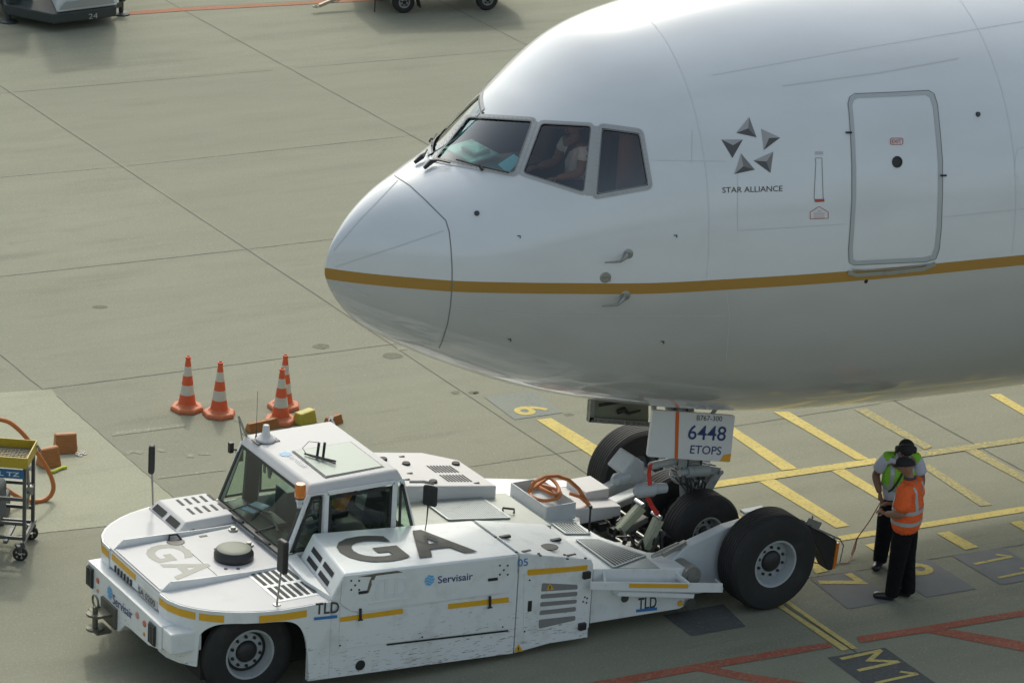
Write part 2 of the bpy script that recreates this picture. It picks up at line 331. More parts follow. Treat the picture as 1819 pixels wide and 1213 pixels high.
def gtext(b, s, x0, x1, yL, yR, z=.0085, bold=.02):
    # figures read facing +X: their tops point to +X, they run towards -Y
    text_on(b, s, (x0, yL, z), (x0, yR, z), (x1, yL, z), off=0, bold=bold, n=(0,0,1))
gtext(lt, '6', 5.36, 5.84, 5.22, 4.92); gtext(lt, '7', 5.84, 6.38, -.98, -1.33); gtext(lt, '9', 6.86, 7.38, -1.05, -1.38)
one(lt, 7.92, 8.5, -1.36); one(lt, 7.93, 8.52, -1.8); gtext(lt, 'M', 4.85, 5.42, -2.84, -3.22, bold=0); one(lt, 4.84, 5.42, -3.53)
tag(lt.build('painted_number', YPAINT, fix=False), kind='structure')
# ================================================================ THE AIRLINER
NX = -0.28
S_ = np.array([0,.04,.15,.35,.7,1.1,1.6,2.2,3.0,4.0,5.3,7.0,9.5,13.])
W_ = np.array([0,.045,.16,.341,.61,.883,1.127,1.384,1.69,1.915,2.145,2.34,2.54,2.53])
ZT_ = np.array([4.25,4.47,4.66,4.877,5.111,5.284,5.539,6.043,6.64,6.92,7.1,7.13,7.14,7.14])
ZB_ = np.array([4.25,4.11,3.916,3.684,3.44,3.222,2.988,2.737,2.481,2.245,2.02,1.901,1.826,1.78])
ZW_ = np.array([4.25,4.25,4.26,4.28,4.3,4.33,4.36,4.4,4.42,4.45,4.45,4.45,4.45,4.45])
def _itp(ys, x):
    x = np.clip(x, 0, 13); u = np.sqrt(S_); v = np.sqrt(x); d = np.diff(ys)/np.diff(u); h_ = np.diff(u); m = np.zeros(len(ys))
    m[1:-1] = (d[:-1]*h_[1:]+d[1:]*h_[:-1])/(h_[1:]+h_[:-1]); m[0] = d[0]; m[-1] = 0
    i = np.clip(np.searchsorted(u, v)-1, 0, len(u)-2); h = u[i+1]-u[i]; t = (v-u[i])/h
    return (2*t**3-3*t**2+1)*ys[i]+(t**3-2*t**2+t)*h*m[i]+(-2*t**3+3*t**2)*ys[i+1]+(t**3-t**2)*h*m[i+1]
ss = np.concatenate([np.linspace(0, np.sqrt(.5), 40)**2, np.arange(.52, 3.7, .022), np.arange(3.75, 13, .12), [13.05, 20, 34]])
NT = 440
th = np.linspace(0, 2*np.pi, NT, endpoint=False)
W = _itp(W_, ss)[:, None]; ZT = _itp(ZT_, ss)[:, None]; ZB = _itp(ZB_, ss)[:, None]; ZW = _itp(ZW_, ss)[:, None]
cs = np.cos(th)[None]; sn = np.sin(th)[None]
FY = -W*cs; FZ = ZW+np.where(sn > 0, ZT-ZW, ZW-ZB)*sn; FX = NX+ss[:, None]+0*FY
FV = np.stack([FX, FY, FZ], -1).reshape(-1, 3)
ns = len(ss); ii, kk = np.meshgrid(np.arange(ns-1), np.arange(NT), indexing='ij')
FF = np.stack([ii*NT+kk, (ii+1)*NT+kk, (ii+1)*NT+(kk+1) % NT, ii*NT+(kk+1) % NT], -1).reshape(-1, 4)
BV = BVHTree.FromPolygons([tuple(v) for v in FV.tolist()], FF.tolist())
def hit(px, py, off=0.0):
    h, n, i, d = BV.ray_cast(CAM, ray(px, py).normalized())
    if h is None:
        h, n, i, d = BV.find_nearest(uy(px, py, 0))
    if n.dot(ray(px, py)) > 0: n = -n
    return h+n*off
def hitn(px, py):
    h, n, i, d = BV.ray_cast(CAM, ray(px, py).normalized()); return n if n.dot(ray(px, py)) < 0 else -n
mir = lambda q: Vector((q[0], -q[1], q[2]))
mirc = lambda q: Vector((q[0], -min(q[1], -.13), q[2]))
def densify(pts, closed, step=6):
    o = []; n = len(pts)
    for i in range(n if closed else n-1):
        a = Vector(pts[i]); b = Vector(pts[(i+1) % n]); k = max(1, int((b-a).length/step))
        o += [a.lerp(b, j/k) for j in range(k)]
    if not closed: o.append(Vector(pts[-1]))
    return o
def ribbon(b, pts, wd, off=.003, closed=False, mirror=False, mi=None, step=6):
    p = densify(pts, closed, step); n = len(p); L = []; R = []
    for i in range(n):
        a = p[(i-1) % n] if (closed or i) else p[0]; c = p[(i+1) % n] if (closed or i < n-1) else p[-1]
        d = (c-a).normalized(); q = Vector((-d.y, d.x)); L.append(p[i]+q*wd/2); R.append(p[i]-q*wd/2)
    vs = [hit(q.x, q.y, off) for q in L]+[hit(q.x, q.y, off) for q in R]
    fs = [(i, (i+1) % n, (i+1) % n+n, i+n) for i in range(n if closed else n-1)]
    b.add(vs, fs, mi)
    if mirror: b.add([mirc(v) for v in vs], [f[::-1] for f in fs], mi)
def qpatch(b, c, off, n=10, m=10, mirror=False, mi=None):
    c = [Vector(q) for q in c]; vs = []
    for j in range(m+1):
        for i in range(n+1):
            s, t = i/n, j/m; q = (c[0]*(1-s)+c[1]*s)*(1-t)+(c[3]*(1-s)+c[2]*s)*t; vs.append(hit(q.x, q.y, off))
    fs = [(j*(n+1)+i, j*(n+1)+i+1, (j+1)*(n+1)+i+1, (j+1)*(n+1)+i) for j in range(m) for i in range(n)]
    b.add(vs, fs, mi)
    if mirror: b.add([mirc(v) for v in vs], [f[::-1] for f in fs], mi)
def rrect(c, r, k=4):
    """corners rounded by r pixels"""
    c = [Vector(q) for q in c]; o = []; n = len(c)
    for i in range(n):
        p, a, q = c[i-1], c[i], c[(i+1) % n]; u = a+(p-a).normalized()*r; v = a+(q-a).normalized()*r
        for j in range(k+1): t = j/k; o.append((u*(1-t)**2+a*2*t*(1-t)+v*t*t)[:])
    return o
def inpoly(px, py, P):
    c = np.zeros(px.shape, bool); n = len(P)
    for i in range(n):
        x1, y1 = P[i]; x2, y2 = P[(i+1) % n]
        t = ((y1 > py) != (y2 > py)) & (px < (x2-x1)*(py-y1)/((y2-y1) if y2 != y1 else 1e-9)+x1); c ^= t
    return c
W1 = [(833,211.5),(946,217),(912,306),(777,282)]; W2 = [(964.6,221),(1049,226),(1035,339.6),(931,308)]; W3 = [(1068,227),(1135,238),(1152,330.5),(1059,347)]
W1L = [(831,210),(836,207),(948,213),(950,218),(916,308),(910,310),(776,285),(772,281)]
fc = FV[FF].mean(1); cam_ = np.array(CAM); r_ = np.array(RT); u_ = np.array(UP); f_ = np.array(_fw)
def vproj(P):
    d = P-cam_; z = d@f_; return CX+PIX_F*(d@r_)/z, CY-PIX_F*(d@u_)/z
fm = fc.copy(); fm[:, 1] = -np.abs(fm[:, 1]); px_, py_ = vproj(fm)
front = (fm[:, 0] < 3.6) & (fm[:, 2] > 4.9) & (fm[:, 1] < -.03)
hole = np.zeros(len(FF), bool)
def blow(P, k):
    a = sum(q[0] for q in P)/len(P); c = sum(q[1] for q in P)/len(P); return [(a+(x-a)*k, c+(y-c)*k) for x, y in P]
for P in (W1L, blow(W2, 1.07), blow(W3, 1.05)): hole |= inpoly(px_, py_, P)
hole &= front
qx, qy = vproj(fc); hole |= inpoly(qx, qy, W1L) & (abs(fc[:, 1]) < .3) & (fc[:, 2] > 5)
print('near centre', hit(833,205), hit(772,281), hit(757,285))
def npmesh(name, V, F, m, parent, smooth=True):
    me = bpy.data.meshes.new(name); me.from_pydata(V.tolist(), [], F.tolist()); me.materials.append(m)
    me.polygons.foreach_set('use_smooth', [smooth]*len(me.polygons)); o = bpy.data.objects.new(name, me); col.objects.link(o); parent_to(o, parent); return o
def fuselage_paint():
    m = bpy.data.materials.new('airliner_paint'); m.use_nodes = True; n = m.node_tree; b = n.nodes['Principled BSDF']; N = n.nodes.new; L = n.links.new
    b.inputs['Roughness'].default_value = .3; b.inputs['Coat Weight'].default_value = .9; b.inputs['Coat Roughness'].default_value = .012; b.inputs['Specular IOR Level'].default_value = .2
    tc = N('ShaderNodeTexCoord'); sp = N('ShaderNodeSeparateXYZ'); L(tc.outputs['Object'], sp.inputs[0])
    def step(z):
        q = N('ShaderNodeMath'); q.operation = 'GREATER_THAN'; q.inputs[1].default_value = z; L(sp.outputs['Z'], q.inputs[0]); return q.outputs[0]
    a = N('ShaderNodeMix'); a.data_type = 'RGBA'; a.inputs[6].default_value = (.47, .47, .45, 1); a.inputs[7].default_value = (.37, .2, .035, 1); L(step(4.165), a.inputs[0])
    c = N('ShaderNodeMix'); c.data_type = 'RGBA'; L(a.outputs[2], c.inputs[6]); c.inputs[7].default_value = (.66, .68, .7, 1); L(step(4.29), c.inputs[0])
    q = N('ShaderNodeTexNoise'); q.inputs['Scale'].default_value = 1.2; q.inputs['Detail'].default_value = 6; mp = N('ShaderNodeMapping'); mp.inputs['Scale'].default_value = (.6, 1, 1.8); L(tc.outputs['Object'], mp.inputs[0]); L(mp.outputs[0], q.inputs['Vector'])
    r = N('ShaderNodeMapRange'); r.inputs['From Min'].default_value = .4; r.inputs['From Max'].default_value = .8; r.inputs['To Max'].default_value = .24; L(q.outputs['Fac'], r.inputs['Value'])
    d = N('ShaderNodeMix'); d.data_type = 'RGBA'; d.blend_type = 'MULTIPLY'; L(c.outputs[2], d.inputs[6]); d.inputs[7].default_value = (.62, .6, .55, 1); L(r.outputs[0], d.inputs[0]); L(d.outputs[2], b.inputs['Base Color'])
    # skin panels are never quite flat: a slow ripple in the reflections
    q2 = N('ShaderNodeTexNoise'); q2.inputs['Scale'].default_value = 1.6; q2.inputs['Detail'].default_value = 2; mp2 = N('ShaderNodeMapping'); mp2.inputs['Scale'].default_value = (.5, .8, 1.4); L(tc.outputs['Object'], mp2.inputs[0]); L(mp2.outputs[0], q2.inputs['Vector'])
    bp = N('ShaderNodeBump'); bp.inputs['Strength'].default_value = .12; bp.inputs['Distance'].default_value = .02; L(q2.outputs['Fac'], bp.inputs['Height'])
    L(bp.outputs[0], b.inputs['Normal']); L(bp.outputs[0], b.inputs['Coat Normal'])
    return m
FPAINT = fuselage_paint()
SEAM = mat('panel_seam', (.17, .18, .18), .6); SEAML = mat('faint_panel_seam', (.53, .54, .55), .5)
FRAMEM = mat('window_frame_grey', (.36, .37, .37), .4, dirt=.2, dscale=8); DOORG = mat('door_surround_grey', (.4, .42, .43), .4)
GEARW = mat('gear_white_shaded', (.27, .285, .28), .4, dirt=.7, dirt_c=(.06,.05,.04), dscale=9, bump=.1, bscale=30)  # darkened base and heavier dirt also carry the shade under the fuselage
REDINK = mat('red_marking', (.4, .08, .05), .5); LOGO1 = mat('logo_pale_grey', (.33, .33, .33), .4); LOGO2 = mat('logo_mid_grey', (.17, .17, .17), .4); LOGO3 = mat('logo_dark_grey', (.07, .07, .075), .4)
plane = empty('airliner', (4.6, 0, 0), 'large white airliner with gold cheat line, its nose wheel held by the tug', 'airplane')
bpy.context.view_layer.update()
fus = npmesh('fuselage', FV, FF[~hole], FPAINT, plane)
lin_sel = (fc[:, 0] > NX+.45) & (fc[:, 0] < 4.0) & ~hole
LV = FV.copy(); LV[:, 1] *= .965; LV[:, 2] = 4.5+(LV[:, 2]-4.5)*.965-.01
LINING = mat('cockpit_lining', (.06, .045, .04), .8)
npmesh('cockpit_lining', LV, FF[lin_sel], LINING, plane)
GLW = glass('windshield_glass', (.42, .68, .68), .08); GLS = glass('side_window_glass', (.74, .66, .62), .05)
b = MB(); qpatch(b, blow(W1, 1.04), -.012, mirror=True); each(b, 'windshield_pane', GLW, plane, fix=False, smooth=True)
b = MB(); qpatch(b, blow(W2, 1.06), -.012, mirror=True); each(b, 'sliding_window_pane', GLS, plane, fix=False, smooth=True)
b = MB(); qpatch(b, blow(W3, 1.05), -.012, mirror=True); each(b, 'rear_window_pane', GLS, plane, fix=False, smooth=True)
b = MB()
F1 = rrect([(830,205.5),(951,213),(916,311),(768,284)], 7); F2 = rrect([(960,217),(1053,222),(1039,345),(926,309)], 7); F3 = rrect([(1065.5,223),(1139,233),(1156,333),(1055,351)], 8)
ribbon(b, F1, 8, .006, True, True, 0, 4); ribbon(b, F2, 7, .004, True, True, 0, 4); ribbon(b, F3, 8, .006, True, True, 0, 4)
ribbon(b, [(953,216),(920,309)], 12, .003, False, True, 0, 4); ribbon(b, [(1057,224),(1047,348)], 14, .002, False, True, 0, 4)
for F in (F1, F3):
    cx = sum(q[0] for q in F)/len(F); cy = sum(q[1] for q in F)/len(F)
    for q in densify(F, True, 8)[::1]:
        h = hit(q.x, q.y, .008); nn = hitn(q.x, q.y); b.cyl(h-nn*.004, h+nn*.001, .004, n=6, mi=1)
def inner(F, d):
    cx = sum(q[0] for q in F)/len(F); cy = sum(q[1] for q in F)/len(F); return [(cx+(x-cx)*d, cy+(y-cy)*d) for x, y in F]
ribbon(b, inner(F1, .94), 2.4, .008, True, True, 1, 4); ribbon(b, inner(F3, .9), 2.0, .008, True, True, 1, 4); ribbon(b, inner(F2, .95), 1.8, .006, True, True, 1, 4)
b.build('cockpit_window_frame', [FRAMEM, SEAM], plane, fix=False, smooth=True)
# radome joint, lightning strips, panel seams
b = MB(); ribbon(b, [(700,312),(728,330),(755,355),(792,392),(798,412),(801,440),(803,475),(803,510),(800,545),(795,575),(786,604),(780,618)], 1.9, .003, mi=0)
for l in ([(707,320),(640,390),(593,445)], [(788,410),(700,440),(596,474)], [(605,503),(651,527)]): ribbon(b, l, 1.4, .004, mi=1)
for l, wd, mi in (([(1390,153),(1560,130),(1703,104)], 2.0, 1), ([(1265,134),(1500,92),(1819,38)], 1.0, 1), ([(1160,285),(1290,287)], .9, 1), ([(1310,300),(1310,410),(1503,398)], .9, 1), ([(1675,386),(1819,371)], 1.0, 1),
                  ([(810,548),(950,560),(1290,561)], .8, 1), ([(1819,262),(1808,265),(1803,280),(1803,310),(1810,318)], 1, 1), ([(1230,232),(1228,290)], .8, 1), ([(1290,520),(1296,560),(1290,640)], .8, 1)):
    ribbon(b, l, wd, .003, mi=mi, step=14)
for x_ in (3.35, 7.1, 8.3):
    i = int(np.argmin(abs(ss+NX-x_))); ks = [k for k in range(NT) if FY[i, k] < -.25 and FZ[i, k] > (4.31 if x_ > 3.3 else 6.0)]; vs = []
    for k in ks:
        nn_ = Vector((-.1, FY[i, k], FZ[i, k]-4.45)).normalized()*.003; p = Vector((NX+ss[i], FY[i, k], FZ[i, k]))+nn_; q = Vector((NX+ss[i+1], FY[i+1, k], FZ[i+1, k]))+nn_; vs += [p, p.lerp(q, .007/max(.007, (q-p).length))]
    b.add(vs, [(2*j, 2*j+1, 2*j+3, 2*j+2) for j in range(len(ks)-1) if abs(ks[j+1]-ks[j]) == 1], 2)
b.build('panel_seam', [SEAM, SEAML, mat('lap_seam', (.635, .655, .675), .35)], plane, fix=False)
# passenger door
DP = [(1512,205),(1510,188),(1513,177),(1522,171),(1590,168),(1645,165),(1655,171),(1661,190),(1666,240),(1670,290),(1670,340),(1668,400),(1664,440),(1658,456),(1640,461),(1580,464),(1520,467),(1512,462),(1511,440),(1514,400),(1517,350),(1517,300),(1515,250)]
b = MB(); ribbon(b, DP, 7.5, .004, True, mi=0, step=5)
def grow(P, d):
    cx = sum(q[0] for q in P)/len(P); cy = sum(q[1] for q in P)/len(P); return [(x+(d if x > cx else -d), y+(d if y > 330 else -d)) for x, y in P]
ribbon(b, grow(DP, 4), 1.3, .005, True, mi=1, step=5)
door = b.build('cabin_door', [DOORG, SEAM], plane, fix=False)
b = MB(); h = hit(1593.5, 288, .0); nn = hitn(1593, 288); b.lathe([(.0,.004),(.05,.004),(.052,.012),(.062,.012),(.064,.0)], h, nn, 20); b.build('porthole', BLACK, door, smooth=True)
b = MB()
for (x, y, sx) in ((1507,236,1),(1675,312,1)):
    b.tube([hit(x-5, y, .012), hit(x+5, y, .012)], .012, 6)
each(b, 'door_hinge', BLACK, door)
b = MB(); ribbon(b, [(1506,483),(1520,488),(1580,484),(1640,477),(1661,468)], 7, .012, mi=0); ribbon(b, [(1512,478),(1540,479),(1600,476),(1650,468)], 2, .02, mi=1); b.build('door_sill', [mat('sill_metal', (.35, .37, .36), .35, .6, dirt=.3), GEARW], plane, fix=False)
b = MB()
ribbon(b, rrect([(1581.5,246),(1603.5,246),(1603.5,257),(1581.5,257)], 3), 1.3, .005, True, mi=0, step=3)
def textF(b, s, p0, p1, p2, off=.004, bold=0.0, mi=None):
    vs, fs = text_geo(s, bold); p0, p1, p2 = Vector(p0), Vector(p1), Vector(p2)
    b.add([hit(*(p0+(p1-p0)*x+(p2-p0)*y), off) for x, y in vs], fs, mi)
textF(b, 'EXIT', (1584,254.5), (1601,254.5), (1584,248.5), bold=.02, mi=0)
b.build('exit_marking', REDINK, door, fix=False)
# alliance emblem: five three-faced darts
b = MB()
def crop(x, y): return (1240+x/2.958, 130+y/2.958)
for T, c in (([(268,232),(307,338),(200,315)], (262,292)), ([(330,293),(431,340),(345,405)], (372,342)), ([(235,350),(180,447),(122,350)], (182,380)), ([(225,423),(298,508),(190,531)], (236,490)), ([(395,413),(380,525),(291,460)], (357,465))):
    tri = [crop(*q) for q in T]; cc = crop(*c)
    # face tones: dark faces point down
    for k in range(3):
        a, d = tri[k], tri[(k+1) % 3]; mx = (a[0]+d[0])/2-cc[0]; my = (a[1]+d[1])/2-cc[1]
        mi = 2 if my > 5 else (1 if mx > 4 else 0)
        b.add([hit(*a, .004), hit(*d, .004), hit(*cc, .009)], [(0,1,2)], mi)
b.build('alliance_emblem', [LOGO1, LOGO2, LOGO3], plane, fix=False)
b = MB(); textF(b, 'STAR ALLIANCE', (1283,343), (1390,340), (1283,333), bold=.003); b.build('alliance_lettering', INK, plane, fix=False)
b = MB()
ribbon(b, rrect([(1448,281),(1460,281),(1460,290),(1462,350),(1464,358),(1448,359),(1446,350),(1449,290)], 2), 1.0, .004, True, mi=0, step=5)
ribbon(b, [(1447,356.5),(1464,356)], 5, .005, mi=1, step=4); ribbon(b, [(1448,272),(1462,272)], 5.5, .004, mi=3, step=4)
ribbon(b, [(1439,389),(1439,377),(1455,367),(1471,377),(1471,388),(1439,389)], 1.1, .004, mi=1, step=4)
for yy in (375, 379, 382.5, 386): ribbon(b, [(1445 if yy > 376 else 1452,yy),(1465 if yy > 376 else 1459,yy)], 1.0, .004, mi=2, step=4)
b.build('door_placard', [SEAM, REDINK, mat('pale_red_print', (.5,.3,.28), .5), mat('pale_print', (.45,.46,.46), .5)], plane, fix=False)
# small fittings
def disc(name, px, py, r, m, par=plane, thick=.006):
    b = MB(); nn = hitn(px, py); h = hit(px, py); b.lathe([(0,thick),(r*.8,thick),(r,0)], h, nn, 16); return b.build(name, m, par, smooth=True)
for q in ((1737,203.5,.03),(847,379,.03)): disc('light_fitting', q[0], q[1], q[2], mat('fitting_dark', (.06,.06,.065), .35, .4), thick=.02)
disc('drain_port', 1538.5, 500, .024, DARK); disc('angle_of_attack_mount', 1075.5, 493, .062, STEEL, thick=.01)
b = MB(); nn = hitn(1075, 493); b.tube([hit(1072, 493, .01), hit(1084, 498, .04)], [.014, .005], 6); b.build('angle_of_attack_vane', STEEL, plane)
for (x, y) in ((1113,452),(1108,526)):
    b = MB(); b.tube([hit(x, y, .0), hit(x-4, y+2, .06), hit(x-14, y+8, .095), hit(x-24, y+9, .1), hit(x-42, y+10, .1)], [.035,.028,.016,.012,.007], 8)
    b.lathe([(0,.008),(.045,.007),(.055,0)], hit(x+3, y-1), hitn(x, y), 16); b.build('pitot_probe', STEEL, plane, smooth=True)
b = MB()
for (x, y) in ((1200,418),(922,419),(1177,606),(905,602)):
    b.tube([hit(x-3, y, .004), hit(x+2, y, .006), hit(x+2, y+4, .004)], .006, 5)
each(b, 'static_port_mark', BLACK, plane)
# wipers
for s in (1, -1):
    b = MB(); f = (lambda q: q) if s == 1 else mir
    b.tube([f(hit(755, 303, .03)), f(hit(768, 294, .05)), f(hit(780, 291, .05)), f(hit(801, 293, .03))], [.02,.03,.012,.01], 6)
    b.tube([f(hit(812, 288, .035)), f(hit(850, 298, .035)), f(hit(905, 309, .03))], .009, 6); b.tube([f(hit(858, 305, .03)), f(hit(853, 298, .04))], .018, 6)
    b.build('windshield_wiper', BLACK, plane, smooth=True)
b = MB(); b.tube([Vector((1.72, -.05, 2.93)), Vector((1.95, -.05, 2.78)), Vector((2.25, -.05, 2.74)), Vector((2.4, -.05, 2.7))], [.01,.06,.06,.02], 8); b.build('belly_antenna', BLACK, plane, smooth=True)
# cockpit inside
b = MB(); b.bb((1.6,-1.0,4.56), (3.4,1.0,4.6)); b.build('cockpit_floor', LINING, plane)
i_ = int(np.argmin(abs(ss-3.68))); ring = [(NX+3.66, FY[i_, k]*.97, 4.5+(FZ[i_, k]-4.5)*.97) for k in range(0, NT, 11)]; b = MB(); b.prism(ring, (.03,0,0)); b.build('cockpit_bulkhead', LINING, plane)
b = MB(); b.prism([(1.3,-.42,5.26),(1.75,-.5,5.34),(1.75,-.5,4.6),(1.5,-.42,4.6)], (0,.95,0)); b.build('glareshield', mat('glareshield_green', (.12,.17,.14), .7), plane, bevel=.03)
b = MB(); b.box((1.5,.1,5.36), (.36,.6,.03), Matrix.Rotation(-.18,3,'Y')); b.box((1.52,.05,5.4), (.2,.3,.04), Matrix.Rotation(-.18,3,'Y')); b.build('window_light_slab', mat('painted_window_light', (.36,.42,.33), .5), plane, bevel=.02)  # added slab: pale green stands in for sunlit ground seen through the far windows
for y in (-.55,.55):
    b = MB(); b.bb((2.15,y-.25,4.95), (2.65,y+.25,5.07)); b.box((2.68,y,5.35), (.1,.48,.65), Matrix.Rotation(.15,3,'Y')); b.box((2.74,y,5.72), (.08,.26,.16)); b.bb((2.3,y-.12,4.6), (2.5,y+.12,4.95)); b.build('pilot_seat', mat('seat_cloth', (.08,.06,.055), .9), plane, bevel=.04)
b = MB(); b.box((2.3,0,6.02), (.9,.7,.06), Matrix.Rotation(-.35,3,'Y'))
b.build('overhead_panel', mat('overhead_panel', (.1,.11,.12), .6), plane, bevel=.01)
b = MB(); a = hit(880,284,-.10); c = hit(908,266,-.10); d = hit(922,276,-.10); e = hit(899,302,-.10); b.add([a,c,d,e], [(0,1,2,3)])
tag(b.build('paper_sheet', mat('paper', (.6,.68,.72), .7), None, solid=.002, fix=False), 'pale blue sheet of paper leaning inside the cockpit windshield', 'paper')
b = MB(); b.bb((2.62,-1.12,4.7), (3.3,-1.06,5.9)); b.build('side_curtain', mat('curtain_brown', (.24,.14,.1), .9, bump=.6, bscale=14), plane)
# ---------------------------------------------------------------- nose gear (part of the aircraft)
def wheel(par, c, ax, R, wd, rimR, prefix, rimm, bolts=10, grooves=5, hubR=.09, hubm=None, hub_out=.04, dish=.06):
    """tyre with grooves, dished rim and bolts; outer face towards ax"""
    c = Vector(c); ax = Vector(ax).normalized(); h = wd/2; prof = [(rimR,-h*.78),(rimR*1.06,-h*.9),(R*.8,-h),(R*.93,-h*.93),(R*.985,-h*.74)]
    xs = np.linspace(-h*.66, h*.66, grooves*2+2) if grooves else []
    for i in range(grooves+1):
        a = -h*.7+(1.4*h)*(i)/(grooves+1)+.006; e = -h*.7+(1.4*h)*(i+1)/(grooves+1)-.006
        prof += [(R-.012 if i else R*.99, a-.004), (R, a), (R, e), (R-.012, e+.004)] if i < grooves else [(R-.012, a-.004), (R, a), (R*.998, e)]
    prof += [(R*.985,h*.74),(R*.93,h*.93),(R*.8,h),(R*.7,h*.985),(rimR*1.06,h*.9),(rimR,h*.78)]
    b = MB(); b.lathe(prof, c, ax, 64); t = b.build('tyre' , RUBBER, par, smooth=True)
    b = MB(); b.lathe([(rimR+.004,-h*.78),(rimR*.93,-h*.5),(rimR*.9,0),(rimR*.9,h*.45),(rimR*.93,h*.7),(rimR+.012,h*.84),(rimR+.012,h*.88),(rimR-.012,h*.86),(rimR*.9,h*.62),(rimR*.86,h*.8-dish-.01),(rimR*.74,h*.8-dish),(hubR*1.2,h*.8-dish+.015),(0,h*.8-dish+.015)], c, ax, 48)
    u = ax.orthogonal().normalized(); v = ax.cross(u)
    rim = b.build('rim', rimm, par, smooth=True)
    b = MB(); b.lathe([(hubR*1.15,h*.8-dish),(hubR*1.1,h*.8-dish+.03),(hubR*.95,h*.8-dish+hub_out),(hubR*.4,h*.8-dish+hub_out+.02),(0,h*.8-dish+hub_out+.02)], c, ax, 24); b.build('hub', hubm or BLACK, par, smooth=True)
    b = MB()
    for k in range(bolts):
        t_ = 2*math.pi*k/bolts+.2; q = c+(u*math.cos(t_)+v*math.sin(t_))*rimR*.62
        b.cyl(q+ax*(h*.8-dish-.01), q+ax*(h*.8-dish+.03), .017, n=8)
    each(b, 'wheel_nut', hubm or BLACK, par)
gear = MB()
gear.tube([(4.45,0,2.3),(4.5,0,1.75),(4.55,0,1.42)], [.13,.12,.13], 20); gear.cyl((4.555,0,1.42), (4.57,0,1.33), .16, n=20); gear.cyl((4.58,0,1.22), (4.6,0,1.12), .15, n=20)
gear.cyl((4.57,0,1.33), (4.64,0,.75), .085, n=20); gear.cyl((4.64,0,.85), (4.66,0,.6), .13, n=20)
gear.cyl((4.66,-.42,.6), (4.66,.42,.6), .06, n=14)
gear.tube([(4.2,0,2.2),(4.35,0,1.9),(4.5,0,1.6)], .05, 10)
gear = gear.build('nose_gear', GEARW, plane, smooth=True)
b = MB()
for s in (-1, 1):
    b.tube([(4.45,.2*s,1.3),(4.75,.2*s,1.27)], [.07,.07], 14)
    b.tube([(4.35,.2*s,1.3),(4.47,.2*s,1.3)], [.045,.045], 12)
    b.cyl((4.57,.0,1.27), (4.57,.2*s,1.27), .05, n=10)
b.box((4.42,-.16,1.4), (.1,.06,.12)); b.box((4.75,-.12,1.42), (.14,.06,.08)); b.box((4.62,.15,1.43), (.1,.1,.1))
for k in range(9):
    z = 1.12+.035*k; r = .17+.015*math.sin(k*2.1); b.tube([(4.58+r*math.cos(t), r*math.sin(t), z+.01*math.sin(t*3+k)) for t in np.linspace(2.2, 6.6, 12)], .009+.004*(k % 3), 6)
b.build('steering_actuator', GEARW, gear, smooth=True)
b = MB()
for s in (-1, 1):
    b.bar((4.68,.07*s,1.27), (5.02,.05*s,1.16), .03, .09); b.bar((5.02,.05*s,1.16), (4.75,.08*s,.78), .03, .1)
    b.bar((4.75,.02*s,1.22), (5.0,.02*s,1.14), .02, .05)
b.cyl((5.02,-.1,1.16), (5.02,.1,1.16), .03, n=10)
for k in range(4): b.bar((4.72+.07*k,-.07,1.255-.025*k), (4.72+.07*k,.07,1.255-.025*k), .02, .05)
b.build('torque_link', GEARW, gear)
b = MB()
for (a, c, r) in (((4.42,-.13,2.1),(4.48,-.17,1.3),.012),((4.65,-.12,1.9),(4.7,-.15,1.2),.01),((4.6,-.2,1.3),(4.62,-.16,.8),.01),((4.4,-.1,1.6),(4.38,-.2,1.15),.014)):
    a = Vector(a); c = Vector(c); b.tube([a, a.lerp(c,.3)+Vector((.03,-.02,0)), a.lerp(c,.7)+Vector((-.02,-.03,0)), c], r, 6)
for k in range(14):
    t = k*.9; a = Vector((4.5+.14*math.cos(t), -.14+.05*math.sin(t*2.3), 1.5-.03*k)); c = Vector((4.62+.12*math.cos(t*1.7+1), -.2+.08*math.sin(t*1.3), .8+.02*k)); m_ = a.lerp(c, .5)+Vector((.09*math.sin(t*2.1), -.06, .04*math.cos(t)))
    b.tube([a, a.lerp(m_, .6), m_, m_.lerp(c, .5), c], .006+.003*(k % 3), 5)
for k in range(10): b.box((4.42+.035*k, -.15-.02*(k % 3), 1.36-.022*k+.05*(k % 2)), (.03,.03,.045))
b.build('hydraulic_hose', BLACK, gear, smooth=True)
for s in (-1, 1): wheel(gear, (4.62,.33*s,.6), (0,s,0), .47, .34, .2, 'nose', mat('nose_rim_grey', (.3,.31,.28), .45, dirt=.6, dirt_c=(.04,.035,.03), dscale=9), bolts=8, grooves=4, hubR=.06, dish=.09)
# taxi light cluster on the front of the strut
b = MB()
b.prism([uy(1106,842,-.3), uy(1130,812,-.3), uy(1146,822,-.3), uy(1144,852,-.3), uy(1128,860,-.3)], (0,.34,0))
b.tube([(4.0,-.1,1.4),(4.5,-.05,1.4)], .05, 10)
GEARL = mat('lamp_housing_grey', (.36,.38,.385), .45, dirt=.5, dirt_c=(.12,.1,.08), dscale=10)
lt_ = b.build('taxi_light_housing', GEARL, gear, bevel=.02)
b = MB(); p0 = uy(1087,853,-.25); b.tube([p0, p0+Vector((.05,0,0)), p0+Vector((.22,0,.02))], [.035,.075,.07], 14); b.tube([uy(1128,872,-.45), uy(1134,871,-.45), uy(1160,868,-.45), uy(1163,868,-.45), uy(1182,866,-.45)], [.05,.085,.085,.065,.06], 16); b.build('gear_lamp', GEARL, gear, smooth=True)
